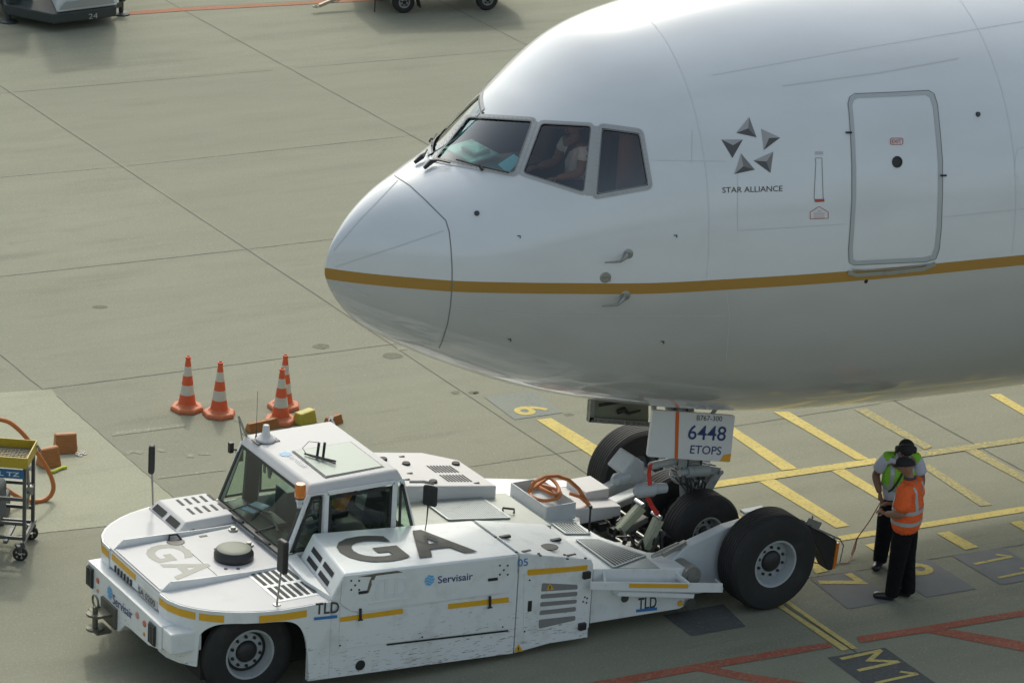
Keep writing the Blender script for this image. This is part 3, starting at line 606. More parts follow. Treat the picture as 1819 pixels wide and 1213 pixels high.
# steering-side gear door carrying the fleet number
SD = .36
c4 = [uy(1163,727,-SD), uy(1305,737,-SD), uy(1297,820,-SD), uy(1150,811,-SD)]
def sdp(px, py): return uy(px, py, -SD)
b = MB(); out_ = [sdp(*q) for q in rrect([(1160,728),(1306,738),(1297,821),(1150,811)], 4)]; b.prism(out_, (0,.035,0)); gd = b.build('gear_door', mat('gear_door_white', (.68,.68,.67), .35, coat=.4, dirt=.18, dirt_c=(.3,.28,.22), dscale=6), plane, bevel=.006)
b = MB(); on = (0,-1,0)
b.poly([sdp(*q)+Vector((0,-.003,0)) for q in ((1200,731),(1206.5,731),(1204,815.5),(1198,815))], 0)
b.poly([sdp(*q)+Vector((0,-.003,0)) for q in ((1285,808),(1298.5,805),(1296.5,820),(1278,818.5))], 3)
text_on(b, 'B767-300', sdp(1237,746), sdp(1282,748), sdp(1238,737), mi=1, n=on); text_on(b, '6448', sdp(1221,780), sdp(1288,783), sdp(1224,754), bold=.008, mi=2, n=on); text_on(b, 'ETOPS', sdp(1225,805), sdp(1280,808), sdp(1227,790), bold=.006, mi=2, n=on)
b.build('door_lettering', [mat('orange_stripe', (.62,.13,.02), .4), INK, NAVY, mat('amber_corner', (.75,.36,.03), .4)], gd, fix=False)
b = MB(); b.bar((4.1,-.34,2.1), (4.1,-.1,1.6), .03, .04); b.bar((4.7,-.34,2.1), (4.6,-.1,1.7), .03, .04); b.bar((3.83,-.33,2.25), (3.95,-.3,1.7), .04, .05); b.build('door_link', GEARW, plane)
# forward bay door hanging open on the far side
b = MB(); Yd = .42
P = [uy(1047,700,Yd), uy(1044,748,Yd), uy(1152,756,Yd), uy(1152,715,Yd)]; b.prism(P, (0,.03,0)); fd = b.build('bay_door', mat('door_inner_green', (.2,.21,.15), .6, dirt=.5, dirt_c=(.05,.05,.035), dscale=8), plane)
b = MB(); b.bar(P[1]+Vector((0,-.02,.03)), P[2]+Vector((0,-.02,.03)), .03, .06); b.bar(P[1]+Vector((.03,-.02,0)), P[0]+Vector((.03,-.02,0)), .03, .06)
for k in range(14): q = P[1].lerp(P[2], (k+.5)/14); b.box(q+Vector((0,-.04,.02)), (.02,.02,.03))
b.build('door_rib', STEEL, fd)
b = MB(); q = P[1].lerp(P[2], .45)+Vector((0,-.03,.15)); b.tube([q, q+Vector((.08,-.01,.02)), q+Vector((.14,-.02,-.03)), q+Vector((.3,-.02,-.02))], [.03,.035,.02,.012], 8); b.box(q+Vector((-.05,0,.12)), (.42,.02,.03)); b.build('door_latch', BLACK, fd)
# red streamer
b = MB(); P_ = [uy(*q, -.43) for q in ((1156,824),(1153,840),(1149,857),(1147,868),(1150,884),(1158,898),(1167,913))]; vs = []
for k, q in enumerate(P_):
    q = q+Vector((0, -.07 if 2 <= k <= 3 else .01*math.sin(k*3), 0)); vs += [q+Vector((-.027,0,-.01)), q+Vector((.027,0,.01))]
b.add(vs, [(2*k, 2*k+1, 2*k+3, 2*k+2) for k in range(len(P_)-1)])
tag(b.build('warning_streamer', mat('streamer_red', (.5,.03,.015), .6), None, solid=.003, fix=False), 'red warning streamer hanging from the white nose gear leg', 'streamer')
# ================================================================ THE TUG
tug = empty('pushback_tug', (1.2, .15, 0), 'low white pushback tug lettered GA, holding the nose wheel of the airliner', 'aircraft tug')
YN, YF, YC = -1.38, 1.66, .14
HZ = 1.11
# --- front bodywork
def mirY(q): return (q[0], 2*YC-q[1]+.0)
nearc = [(-2.34,-.5),(-2.33,-.68),(-2.27,-.84),(-2.17,-.98),(-2.05,-1.09),(-1.9,-1.19),(-1.74,-1.27),(-1.55,-1.33),(-1.35,-1.37),(-1.1,-1.38),(-.8,-1.38)]
farc = [(x, 2*YC-y+(.02 if y < -.6 else 0)) for x, y in nearc]
top = MB()
plan = [(x, y, HZ) for x, y in nearc]+[(x, y, HZ) for x, y in farc[::-1]]
top.prism(plan, (0,0,-.03)); top.build('bonnet_deck', WHITER, tug, bevel=.012)
def wall(name, pts, z0, z1, m, par=tug, th_=.03, bevel=0):
    b = MB(); n = len(pts); vs = [(p[0], p[1], z) for p, z in zip(pts, z1)]+[(p[0], p[1], z) for p, z in zip(pts, z0)]
    b.add(vs, [(i, i+1, i+1+n, i+n) for i in range(n-1)]); return b.build(name, m, par, solid=th_, fix=False)
def resample(c, n):
    L = [0]
    for i in range(len(c)-1): L.append(L[-1]+math.hypot(c[i+1][0]-c[i][0], c[i+1][1]-c[i][1]))
    return [(float(np.interp(t, L, [q[0] for q in c])), float(np.interp(t, L, [q[1] for q in c]))) for t in np.linspace(0, L[-1], n)]
def archz(x, y):
    if x < -2.14: return .45
    if x < -1.04:
        t = (x+1.62)/.58; return max(.3, .3+.68*(max(0, 1-abs(t)**5))**.4)
    return .24
for nm, c in (('front_fender', nearc), ('front_fender', farc)):
    c2 = resample(c, 90); b = wall(nm, c2, [archz(*q) for q in c2], [HZ-.005]*len(c2), WHITEW)
# front face between the fenders above the bumper
b = MB(); b.bb((-2.345,-.52,.9), (-2.31,.8,HZ-.03)); b.build('front_panel', WHITE, tug, bevel=.004)
b = MB(); b.bb((-2.3,-.5,.62), (-2.1,.8,.92)); b.build('grille_recess', DARK, tug)
b = MB(); b.bb((-2.352,-.44,.895), (-2.346,.04,.985)); b.build('number_plate', mat('plate_grey', (.5,.5,.47), .5), tug)
b = MB(); text_on(b, 'SA 0200', (-2.354,.02,.905), (-2.354,-.4,.905), (-2.354,.02,.975), n=(-1,0,0), off=.002, bold=.01); b.build('fleet_number', INK, tug, fix=False)
for k in range(6):
    b = MB(); b.bb((-2.36,.2+.08*k,.9), (-2.35,.23+.08*k,.97)); b.build('grille_slat', BLACK, tug) if k < 6 else None
# yellow reflective strips follow the hood edge
def curvestrip(c, t0, t1, z0, z1, off, sgn):
    c2 = resample(c, 200)[int(t0*199):int(t1*199)+1]; vs = []; n = len(c2)
    for i, q in enumerate(c2):
        a = c2[max(0, i-1)]; d = c2[min(n-1, i+1)]; nx, ny = (d[1]-a[1]), -(d[0]-a[0]); l = math.hypot(nx, ny); nx, ny = nx/l*sgn, ny/l*sgn
        vs.append((q[0]+nx*off, q[1]+ny*off, z1)); 
    vs += [(v[0], v[1], z0) for v in vs]
    return vs, [(i, i+1, i+1+n, i+n) for i in range(n-1)]
b = MB()
for t0, t1 in ((.0,.27),(.29,.42),(.6,.86)):
    sgn = -1 if True else 1
    b.add(*curvestrip(nearc, t0, t1, .985, 1.065, .019, 1)); b.add(*curvestrip(farc, t0, t1, .985, 1.065, .019, -1))
b.bb((-2.352,.12,1.0), (-2.346,.72,1.07)); each(b, 'reflective_strip', YEL, tug, fix=False)
# raised lips either side of the middle lid
for s, c in ((1, [(-2.33,-.47),(-1.9,-.48),(-1.3,-.46),(-.75,-.4)]), (-1, [(-2.33,.72),(-1.9,.74),(-1.3,.76),(-.75,.8)])):
    b = MB(); c2 = resample(c, 24); n = len(c2); hs = [.0]+[.095-.085*(i/(n-2)) for i in range(n-1)]
    vs = [(q[0]+(.05 if i == 1 else 0), q[1], HZ+h+.004) for i, (q, h) in enumerate(zip(c2, hs))]+[(q[0], q[1], HZ-.002) for q in c2]
    b.add(vs, [(i, i+1, i+1+n, i+n) for i in range(n-1)]); lp = b.build('bonnet_lip', WHITE, tug, solid=.012, fix=False)
    b = MB(); b.cyl((-2.22,c2[2][1]-.008,HZ+.065), (-2.22,c2[2][1]+.008,HZ+.065), .024, n=14); b.build('lifting_eye', mat('eye_pale', (.75,.75,.7), .5), lp)
# middle lid, slightly proud, with openings
b = MB(); b.prism([(-2.32,-.44,HZ+.004),(-1.62,-.44,HZ+.004),(-1.62,.7,HZ+.004),(-2.32,.7,HZ+.004)], (0,0,.008)); b.prism([(-1.612,-.44,HZ+.004),(-.85,-.4,HZ+.004),(-.85,.75,HZ+.004),(-1.612,.7,HZ+.004)], (0,0,.008)); b.build('bonnet_lid', WHITER, tug, bevel=.003)
b = MB()
text_on(b, 'G', (-2.08,.62,HZ+.014), (-2.08,.18,HZ+.014), (-1.6,.62,HZ+.014), n=(0,0,1), off=0, bold=.025); text_on(b, 'A', (-2.05,.15,HZ+.014), (-2.05,-.3,HZ+.014), (-1.57,.15,HZ+.014), n=(0,0,1), off=0, bold=.025)
b.build('bonnet_lettering', INKP, tug, fix=False)
def dsc(b, p, r, h=.006, n=20, mi=None, sx=1.0): b.lathe([(0,h),(r*.9,h),(r,0)], p, (0,0,1), n, mi)
b = MB(); p = uz(312,962,HZ+.014); dsc(b, p, .1, .004); b.tube([p+Vector((-.06,.05,.0)), p+Vector((-.03,.09,.05)), p+Vector((.05,.08,.05)), p+Vector((.08,.02,.0))], .012, 6)
for q in ((320,940),(343,941),(344,946),(401,1010),(423,1010),(383,975)): dsc(b, uz(*q, HZ+.013), .022)
b.bb(uz(361,952,HZ+.012)-Vector((.045,.02,0)), uz(361,952,HZ+.012)+Vector((.045,.02,.005))); each(b, 'lid_opening', BLACK, tug)
b = MB()
for q in ((414,942),(442,969)): dsc(b, uz(*q, HZ+.013), .055, .02); dsc(b, uz(*q, HZ+.013)+Vector((0,0,.02)), .03, .025)
b.build('lid_latch', STEEL, tug, smooth=True)
p = uz(415,993,HZ); b = MB(); b.lathe([(.2,.0),(.215,.03),(.215,.08),(.19,.125),(.185,.13)], p, (0,0,1), 40, 0); b.lathe([(.185,.13),(.12,.145),(0,.148)], p, (0,0,1), 40, 1); b.build('air_intake_cap', [BLACK, mat('cap_green_grey', (.2,.21,.16), .6, dirt=.4)], tug, smooth=True)
# raised vent box on the far side
b = MB(); H0 = HZ+.003
bot = [(-1.52,.84,H0),(-1.52,1.62,H0),(-.82,1.6,H0),(-.8,.86,H0)]; tp = [(-1.40,.88,H0+.1),(-1.40,1.57,H0+.1),(-.84,1.55,H0+.1),(-.82,.9,H0+.1)]
b.hexa(bot, tp); vb = b.build('vent_box', WHITER, tug, bevel=.015)
b = MB()
for r, (y0) in enumerate((1.32,1.05)):
    for k in range(5): x = -1.24+.095*k; b.hexa([(x+.0,y0+.0,H0+.1),(x+.035,y0,H0+.1),(x+.035,y0+.17,H0+.1),(x,y0+.17,H0+.1)], [(x,y0,H0+.104),(x+.035,y0,H0+.104),(x+.035,y0+.17,H0+.104),(x,y0+.17,H0+.104)])
for y0 in (.93,1.27): b.add([(-1.505,y0,H0+.022),(-1.505,y0+.26,H0+.022),(-1.44,y0+.26,H0+.075),(-1.44,y0,H0+.075)], [(0,1,2,3)])
each(b, 'vent_slot', DARK, vb)
b = MB()
for r in range(2):
    for k in range(6):
        a = Vector((-1.27+.078*k, -.46-.38*r, HZ+.002)); b.prism([a, a+Vector((.042,.0,0)), a+Vector((.042,-.31,0)), a+Vector((0,-.31,0))], (0,0,.007))
each(b, 'vent_slot', DARK, tug)
b = MB(); q = [Vector((x, y, HZ+.001)) for x, y in ((-1.31,-.42),(-.78,-.42),(-.78,-1.2),(-1.31,-1.2))]; b.prism(q, (0,0,.0035)); b.build('vent_panel', WHITE, tug)
# --- front bumper
b = MB(); X0, X1 = -2.47, -2.16
prof = [(1.08,.87),(1.08,.6),(.95,.52),(.62,.4),(.52,.36),(.26,.36),(.1,.5),(-.02,.52),(-.5,.53),(-.62,.56),(-.8,.6),(-.8,.87)]
b.prism([(X0, y, z) for y, z in prof], (X1-X0,0,0)); bump = b.build('front_bumper', WHITEW, tug, bevel=.015)
b = MB(); b.bb((X0+.02,-1.0,.62), (-1.95,-.79,.86)); b.build('front_bumper_end', WHITEW, tug, bevel=.02)
b = MB()
for y in (1.0,-.6):
    b = MB(); b.bb((X0-.02,y-.09,.6), (X0-.004,y+.06,.83)); 
    for k in range(4): b.bb((X0-.035,y-.085+.036*k,.61), (X0-.02,y-.065+.036*k,.82))
    b.build('headlight', [mat('lamp_dark', (.05,.055,.055), .2, .3)], bump)
b = MB(); nx = (-1,0,0)
for y, z, r, mi in ((.8,.74,.035,0),(.8,.62,.022,1),(-.4,.74,.04,0),(-.4,.62,.024,1),(-.22,.76,.04,2)): b.lathe([(0,.008),(r*.85,.008),(r,0)], (X0-.002,y,z), nx, 16, mi)
b.build('reflector', [mat('reflector_red', (.5,.09,.04), .25, coat=.5), mat('reflector_orange', (.6,.25,.05), .3), mat('red_white_sticker', (.55,.25,.2), .5)], bump, smooth=True)
b = MB(); text_on(b, 'Servisair', (X0-.003,.4,.64), (X0-.003,-.1,.655), (X0-.003,.4,.75), n=nx, off=.002, bold=.004, mi=0)
def globe(b, c, u, v, r, n, mi):
    c, u, v = Vector(c), Vector(u), Vector(v)
    for k in range(4):
        y0 = -1+.5*k+.05; y1 = y0+.36
        top_ = []; bo = []
        for t in np.linspace(0, 1, 9):
            def pt(y): y = max(-.999, min(.999, y)); w_ = math.sqrt(1-y*y); x = -w_+2*w_*t; return c+u*(x*r)+v*((y+.22*math.sin(t*6.28)*w_)*r)+Vector(n)*.003
            top_.append(pt(y1)); bo.append(pt(y0))
        b.add(bo+top_, [(i, i+1, i+10, i+9) for i in range(8)], mi)
globe(b, (X0-.003,.48,.73), (0,-1,0), (0,0,1), .07, nx, 1); b.build('bumper_lettering', [NAVY, LBLUE], bump, fix=False)
b = MB(); b.bb((X0-.03,.28,.38), (X0-.002,.66,.62)); b.cyl((X0-.17,.48,.5), (X0-.17,.48,.525), .095); b.cyl((X0-.17,.48,.33), (X0-.17,.48,.355), .095); b.bb((X0-.2,.36,.5), (X0-.03,.6,.53)); b.bb((X0-.2,.36,.31), (X0-.03,.6,.34)); b.cyl((X0-.17,.48,.3), (X0-.17,.48,.6), .03)
b.tube([(X0-.17+.0*t, .48+.075*math.cos(t), .66+.065*math.sin(t)) for t in np.linspace(0, 6.283, 17)], .012, 6); b.tube([(X0-.1,.56,.6),(X0-.07,.6,.52),(X0-.08,.62,.42)], .01, 5)
b.build('tow_hitch', mat('hitch_dark', (.13,.13,.1), .5, .4, dirt=.5), tug, smooth=True)
# --- chassis underneath, wheel wells
b = MB(); b.bb((-2.1,-1.0,.28), (2.45,1.3,.95)); b.bb((2.45,-1.1,.22), (3.1,1.35,.6)); b.build('chassis', DARK, tug)
RIMM = RIM
for y, s in ((-1.13,-1),(1.41,1)):
    wheel_o = None
    wheel(tug, (-1.58, y-s*.15, .52), (0,s,0), .52, .3, .27, 'front', RIMM, bolts=10, grooves=4, hubR=.11, hub_out=.05, dish=.1)
for y, s in ((-1.5,-1),(1.74,1)):
    wheel(tug, (4.89, y-s*.21, .578), (0,s,0), .58, .42, .275, 'rear', RIMM, bolts=10, grooves=6, hubR=.115, hub_out=.05, dish=.1)
# --- near side: engine cover with GA, side panels
def zc(x): return 1.385-.068*(x+.62)       # cover top
def zb_(x): return .22-.062*(x+1.0)        # bottom edge
YI = -.3
b = MB()
fr = [(-.80,YN,1.1),(-.64,YN,zc(-.64)),(-.46,YI,zc(-.46)+.02),(-.62,YI,1.1)]
rr = [(1.5,YN,1.0),(1.5,YN,zc(1.5)),(1.5,YI-.05,zc(1.5)+.0),(1.5,YI-.05,1.0)]
b.add(fr+rr, [(0,1,2,3),(4,7,6,5),(0,4,5,1),(1,5,6,2),(2,6,7,3),(3,7,4,0)]); cover = b.build('engine_cover', WHITE, tug, bevel=.022, segs=3)
b = MB()
pl = [(-.78,YN,1.12),(-.78,YN,zb_(-.8)),(1.5,YN,zb_(1.5)),(1.5,YN,1.02),(-.6,YN,1.12)]
b.prism(pl, (0,.06,0)); b.prism([(-1.03,YN,1.1),(-1.03,YN,zb_(-1.03)),(-.78,YN,zb_(-.78)),(-.78,YN,1.1)], (0,.06,0)); side = b.build('side_panel', WHITEW, tug, bevel=.004)
def sd_(px, py, off=0): q = uy(px, py, YN-off); return q
b = MB(); b.prism([sd_(*q, .002) for q in ((609,1022),(911,987),(912,1030),(906,1045),(893,1052),(640,1086),(622,1084),(604,1071))], (0,-.012,0)); cp = b.build('cover_side', WHITE, tug, bevel=.006)
b = MB(); b.prism([sd_(*q, .002) for q in ((604,1076),(638,1090),(905,1053),(904,1116),(602,1152))], (0,-.004,0)); b.build('lower_door', WHITEW, tug, bevel=.002)
b = MB(); b.prism([sd_(*q, .007) for q in ((687,1143),(903,1118),(903,1121),(687,1146))], (0,-.002,0))
for q in ((639,1052,640,1058,-1),(870,1022,886,1028,-1)): pass
b.prism([sd_(*q, .016) for q in ((637,1050),(653,1048),(653,1053),(637,1055))], (0,-.004,0)); b.prism([sd_(*q, .016) for q in ((867,1027),(884,1025),(884,1030),(867,1032))], (0,-.004,0))
for x, y in ((640,1090),(870,1068)): b.prism([sd_(x-2,y-10,.02), sd_(x+2,y-10,.02), sd_(x+2,y+10,.02), sd_(x-2,y+10,.02)], (0,-.01,0)); b.prism([sd_(x-4,y+10,.02), sd_(x+4,y+9,.02), sd_(x+4,y+11,.02), sd_(x-4,y+12,.02)], (0,-.01,0))
b.lathe([(0,.006),(.055,.006),(.06,0)], sd_(640,1181,.002), (0,-1,0), 18)
b.build('latch_and_gap', BLACK, tug)
b = MB(); b.prism([sd_(*q, .007) for q in ((604,1096),(715,1080),(716,1089),(604,1104))], (0,-.004,0)); b.prism([sd_(*q, .007) for q in ((796,1072),(903,1060),(904,1069),(796,1081))], (0,-.004,0)); each(b, 'reflective_strip', YEL, tug)
b = MB()
def side_t(s, x0, y0, x1, y1, x2, y2, mi, bold=.01, off=.018): text_on(b, s, sd_(x0,y0,off), sd_(x1,y1,off), sd_(x2,y2,off), off=.0, bold=bold, mi=mi, n=(0,-1,0))
side_t('Servisair', 778,1036, 840,1029, 778,1023, 0, .01); globe(b, sd_(763,1030,.016), (.98,0,-.1), (.1,0,1), .062, (0,-1,0), 1)
side_t('05', 920,1006, 938,1004, 920,993, 2, .0, .006)
side_t('TLD', 560,1091, 602,1088, 561,1071, 3, .02, .02)
b.prism([sd_(*q, .02) for q in ((558,1096),(599,1092),(599,1097),(558,1101))], (0,-.002,0), 2); b.build('side_lettering', [NAVY, LBLUE, BLUE, INK], tug, fix=False)
b = MB(); 
vs_, fs_ = text_geo('TLD', .03); text_on(b, 'TLD', sd_(658,1064,.013), sd_(724,1056,.013), sd_(660,1030,.013), off=.003, bold=.03, n=(0,-1,0)); b.prism([sd_(*q, .013) for q in ((655,1070),(724,1061),(724,1064),(655,1073))], (0,-.004,0)); b.build('embossed_lettering', mat('embossed_white', (.64,.66,.66), .35), tug, fix=False, solid=.006)
# big GA on top of the cover
b = MB()
def ct(x, y): return Vector((x, y, zc(x)+.012*(y-YN)/(1.0)+.006))
for s, x0, x1 in (('G', -.42,.28), ('A', .36,1.08)):
    text_on(b, s, ct(x0,-1.2), ct(x1,-1.2), ct(x0,-.5), off=.002, bold=.03, n=(0,0,1))
b.build('cover_lettering', INK, tug, fix=False)
b = MB(); b.prism([sd_(*q, .0145) for q in ((636,1024),(668,1018),(706,1013),(716,1016),(690,1019),(668,1022),(660,1038),(655,1052),(651,1052),(656,1033),(660,1024))], (0,-.002,0)); b.build('scraped_patch', mat('scraped_paint', (.16,.14,.1), .8, var=.6, vscale=20), tug)
# slanted front of the cover: dark louvres
b = MB(); A = Vector((-.79,-1.24,1.13)); 
for r in range(2):
    for k in range(2):
        def sp(u, v):   # u along y (near->far), v up the slope
            a = Vector(fr[0]).lerp(Vector(fr[3]), u); c = Vector(fr[1]).lerp(Vector(fr[2]), u); return a.lerp(c, v)+Vector((-.006,0,.003))
        u0 = .2+.36*r; v0 = .25+.32*k; b.add([sp(u0, v0), sp(u0+.28, v0), sp(u0+.28, v0+.17), sp(u0, v0+.17)], [(0,1,2,3)])
each(b, 'vent_slot', DARK, cover, fix=False, solid=.003)
b = MB(); b.prism([(-.8,YN+.005,HZ),(-.63,YI,HZ),(-.62,.0,HZ),(-.8,-.38,HZ),(-.86,-.9,HZ)], (0,0,.05)); b.build('cover_base', WHITE, tug)
# --- near rear box
b = MB(); x0, x1 = 1.515, 2.47
def zr(x, y): return 1.255-.245*(x-1.5)+(-.0)
b.add([(x0,YN,zb_(x0)-.0),(x1-.06,YN,.13),(x1,YN,.2),(x1,YN,zr(x1,0)-.06),(x1-.03,YN,zr(x1,0)),(x0,YN,zr(x0,0)),
       (x0,-.38,.3),(x1-.06,-.38,.3),(x1,-.38,.35),(x1,-.38,zr(x1,0)-.03),(x1-.03,-.38,zr(x1,0)+.03),(x0,-.38,zr(x0,0)+.0)],
      [(0,1,2,3,4,5),(11,10,9,8,7,6),(0,6,7,1),(1,7,8,2),(2,8,9,3),(3,9,10,4),(4,10,11,5),(5,11,6,0)]); rb = b.build('rear_engine_box', WHITEW, tug, bevel=.008)
b = MB(); b.prism([sd_(*q, .002) for q in ((938,1011),(1044,1004),(1043,1006),(938,1013.5))], (0,-.01,0))
b.prism([sd_(*q, .002) for q in ((937,1014),(1043,1003),(1043,1012),(937,1021.5))], (0,-.006,0)); each(b, 'reflective_strip', YEL, rb)
b = MB(); b.prism([sd_(*q, .001) for q in ((931,1018),(1048,1008),(1043,1131),(929,1149))], (0,-.003,0)); gr = b.build('access_door', WHITEW, rb)
b = MB(); SLOTS = [((963,1035),(1026,1038),(1026,1046),(961,1050)),((961,1055),(1026,1050),(1025,1058),(960,1063)),((960,1069),(1025,1064),(1024,1071),(959,1077)),((959,1084),(1023,1077),(1023,1085),(958,1092)),((957,1100),(1022,1093),(1022,1101),(957,1116))]
for P in SLOTS: b.prism([sd_(*q, .0045) for q in rrect(P, 3)], (0,-.002,0), 0)
each(b, 'louvre_slot', mat('louvre_shadow', (.2,.2,.19), .6, dirt=.5), gr)
b = MB()
for q in ((1042,1021),(1034,1112)): b.box(sd_(*q, .02), (.09,.05,.08)); 
b.prism([sd_(*q, .005) for q in ((938,1067),(945,1066),(944,1085),(937,1086))], (0,-.004,0))
for q in ((941,1030),(932,1121),(1039,1060),(1043,1062),(1036,1068),(1042,1070),(750,1131),(893,1113),(604,1146)): b.lathe([(0,.005),(.01,.005),(.012,0)], sd_(*q, .007), (0,-1,0), 8)
each(b, 'door_hardware', BLACK, rb, bevel=.006)
b = MB()
for (x, y, r) in ((977,1042,7),(921,1151,8)):
    b.prism([sd_(x-r,y+r*.8,.008), sd_(x+r,y+r*.6,.008), sd_(x,y-r,.008)], (0,-.002,0), 0); b.prism([sd_(x-1,y-2,.011), sd_(x+1,y-2,.011), sd_(x+.8,y+4,.011), sd_(x-.8,y+4,.011)], (0,-.002,0), 1)
each(b, 'warning_triangle', [YEL, BLACK], rb)
b = MB()
def rq(px, py):
    q = uz(px, py, 1.13)
    for _ in range(5): q = uz(px, py, zr(q.x, 0)+.014)
    return q
for q, r in (((976,971),.1),): dsc(b, rq(*q), r, .004)
for q in ((897,953),(987,959)): p = rq(*q); b.box(p, (.13,.04,.03))
for q in ((935,978),(1015,985)): p = rq(*q); b.box(p, (.11,.03,.01))
for q in ((957,983),(1003,985),(1008,992),(917,980),(880,953),(1040,991),(960,986)): p = rq(*q); b.box(p, (.025,.025,.012))
each(b, 'box_fitting', BLACK, rb)
for P in [sd_(600,1020,.006)]:
    b = MB()
    for x, y in ((631,1039),(895,1012)):
        for dx in (-1, 1):
            for dy in (-1, 1): b.box(sd_(x+dx*7, y+dy*8, .015), (.02,.004,.02))
        b.box(sd_(x, y, .015), (.02,.004,.02))
    each(b, 'panel_fastener', BLACK, cp)
# --- far rear box
b = MB()
def zf(x): return 1.37-.155*(x-1.2)
pl = [(.85,.5),(2.32,.5),(2.3,1.35),(1.95,1.6),(.85,1.62)]
b.hexa([(x,y,.45) for x, y in pl], [(x,y,zf(x)+(0 if y < .6 else .0)) for x, y in pl]); fb = b.build('far_engine_box', WHITER, tug, bevel=.015)
b = MB()
def ft(x, y, z=.004): return Vector((x, y, zf(x)+z))
for r in range(2):
    for k in range(8):
        x = 1.76+.042*k-.0*r; y = .93-.3*r; b.prism([ft(x,y), ft(x+.018,y), ft(x+.018,y+.22), ft(x,y+.22)], (0,0,.003))
for q in ((1.3,1.35),(1.52,1.2),(2.18,1.2),(1.55,.62)): dsc(b, ft(*q), .05, .02)
for q in ((1.2,1.4),(1.25,.7),(1.6,1.45),(1.0,1.2),(1.4,.9),(2.1,.58)): b.box(ft(*q), (.07,.025,.008))
each(b, 'vent_slot', DARK, fb)
# --- centre deck
b = MB()
def zd(x): return 1.175-.11*(x-1.2)
b.hexa([(.75,-.4,.6),(2.52,-.4,.6),(2.52,.62,.6),(.75,.62,.6)], [(.75,-.4,zd(.75)),(2.52,-.4,zd(2.52)),(2.52,.62,zd(2.52)),(.75,.62,zd(.75))]); deck = b.build('centre_deck', DECKG, tug, bevel=.006)
def grate(name, P, m, n, par, dirn=0, h=.012, wd=.012, diamond=False):
    b = MB(); P = [Vector(q) for q in P]; b.prism(P, (0,0,.003), 1)
    e = P[0].lerp(P[1],.5)
    for k in range(n):
        t = (k+.5)/n
        if dirn == 0: a = P[0].lerp(P[1], t); c = P[3].lerp(P[2], t)
        else: a = P[0].lerp(P[3], t); c = P[1].lerp(P[2], t)
        a = a+Vector((0,0,h)); c = c+Vector((0,0,h)); b.bar(a, c, wd, .008, mi=0)
    if diamond:
        for k in range(m):
            t = (k+.5)/m; a = P[0].lerp(P[3], t)+Vector((0,0,h+.001)); c = P[1].lerp(P[2], t)+Vector((0,0,h+.001)); b.bar(a, c, wd, .008, mi=0)
    for i in range(4): b.bar(P[i]+Vector((0,0,h)), P[(i+1) % 4]+Vector((0,0,h)), .02, .014, mi=0)
    return b.build(name, [GRATE, GRATED], par)
GRATE = mat('walkway_grey', (.33,.36,.36), .45, .3, dirt=.3); GRATED = mat('grating_gap', (.05,.055,.055), .7)
grate('deck_grating', [(1.35,.0-.1,zd(1.35)+.004),(2.12,-.15,zd(2.12)+.004),(2.12,.47,zd(2.12)+.004),(1.35,.47,zd(1.35)+.004)], 22, 26, tug, 0, diamond=True)
b = MB(); p = uz(893,909,1.07); b.tube([p, p+Vector((0,0,.05)), p+Vector((.1,-.08,.05)), p+Vector((.1,-.08,0))], .014, 6); b.build('deck_handle', BLACK, tug, smooth=True)
# --- rear frame: U shaped, sloping
def zt(x): return .86-.165*(x-2.5)
b = MB()
outl = [(2.53,-1.3),(3.72,-1.3),(3.95,-1.22),(3.95,-.86),(3.56,-.8),(3.24,-.34),(3.2,.05),(3.42,.42),(3.56,.98),(3.95,1.05),(3.95,1.52),(2.53,1.58)]
P = [Vector((x,y,zt(x))) for x, y in outl]; n = len(P); tri = tessellate_polygon([P]); bot = [Vector((x,y,.16 if x > 3 else .2)) for x, y in outl]
b.add(P+bot, [tuple(t) for t in tri]+[(t[2]+n, t[1]+n, t[0]+n) for t in tri]+[((i+1) % n, i, i+n, (i+1) % n+n) for i in range(n)]); frame = b.build('rear_frame', WHITE, tug, bevel=.008)
def zq(px, py, x_guess=3.0):
    q = uz(px, py, .8)
    for _ in range(6): q = uz(px, py, zt(q.x)+.003)
    return q
grate('walkway_grating', [zq(980,931), zq(1025,931), zq(1048,949), zq(1005,949)], 4, 9, tug, 0, wd=.014)
grate('walkway_grating', [zq(1024,960), zq(1062,960), zq(1146,988), zq(1090,1009)], 4, 11, tug, 0, wd=.014)
b = MB(); b.add([zq(1146,988), zq(1172,1009), zq(1090,1009)], [(0,1,2)]); b.build('walkway_edge', GRATE, tug, fix=False, solid=.004)
# side rail with strip
b = MB()
def fr_(px, py, y=-1.46): return uy(px, py, y)
b.prism([fr_(*q) for q in ((1049,1033),(1284,1036),(1284,1052),(1230,1052),(1049,1047))], (0,.02,0)); b.bar(fr_(1075,1040), fr_(1075,1040)+Vector((.1,.2,.08)), .03, .05); b.bar(fr_(1225,1040), fr_(1225,1040)+Vector((-.1,.2,.1)), .03, .06)
b.prism([fr_(1280,1036), fr_(1281,1052), fr_(1281,1052)+Vector((.01,.14,0)), fr_(1280,1036)+Vector((.01,.14,0))], (.015,0,0)); b.bar(fr_(1100,1056)+Vector((0,.08,0)), fr_(1235,1060)+Vector((0,.08,0)), .12, .05)
b.build('side_rail', WHITE, tug, bevel=.004)
b = MB(); b.prism([fr_(*q, -1.463) for q in ((1118,1036),(1222,1037),(1222,1044),(1118,1043))], (0,-.004,0)); each(b, 'reflective_strip', YEL, tug)
b = MB(); 
def f3(px, py, o=.004): return uy(px, py, -1.3-o)
text_on(b, 'TLD', f3(1133,1083), f3(1166,1079), f3(1134,1062), off=0, bold=.02, mi=0, n=(0,-1,0)); b.prism([f3(*q) for q in ((1130,1082),(1167,1078),(1167,1083),(1130,1087))], (0,-.002,0), 1)
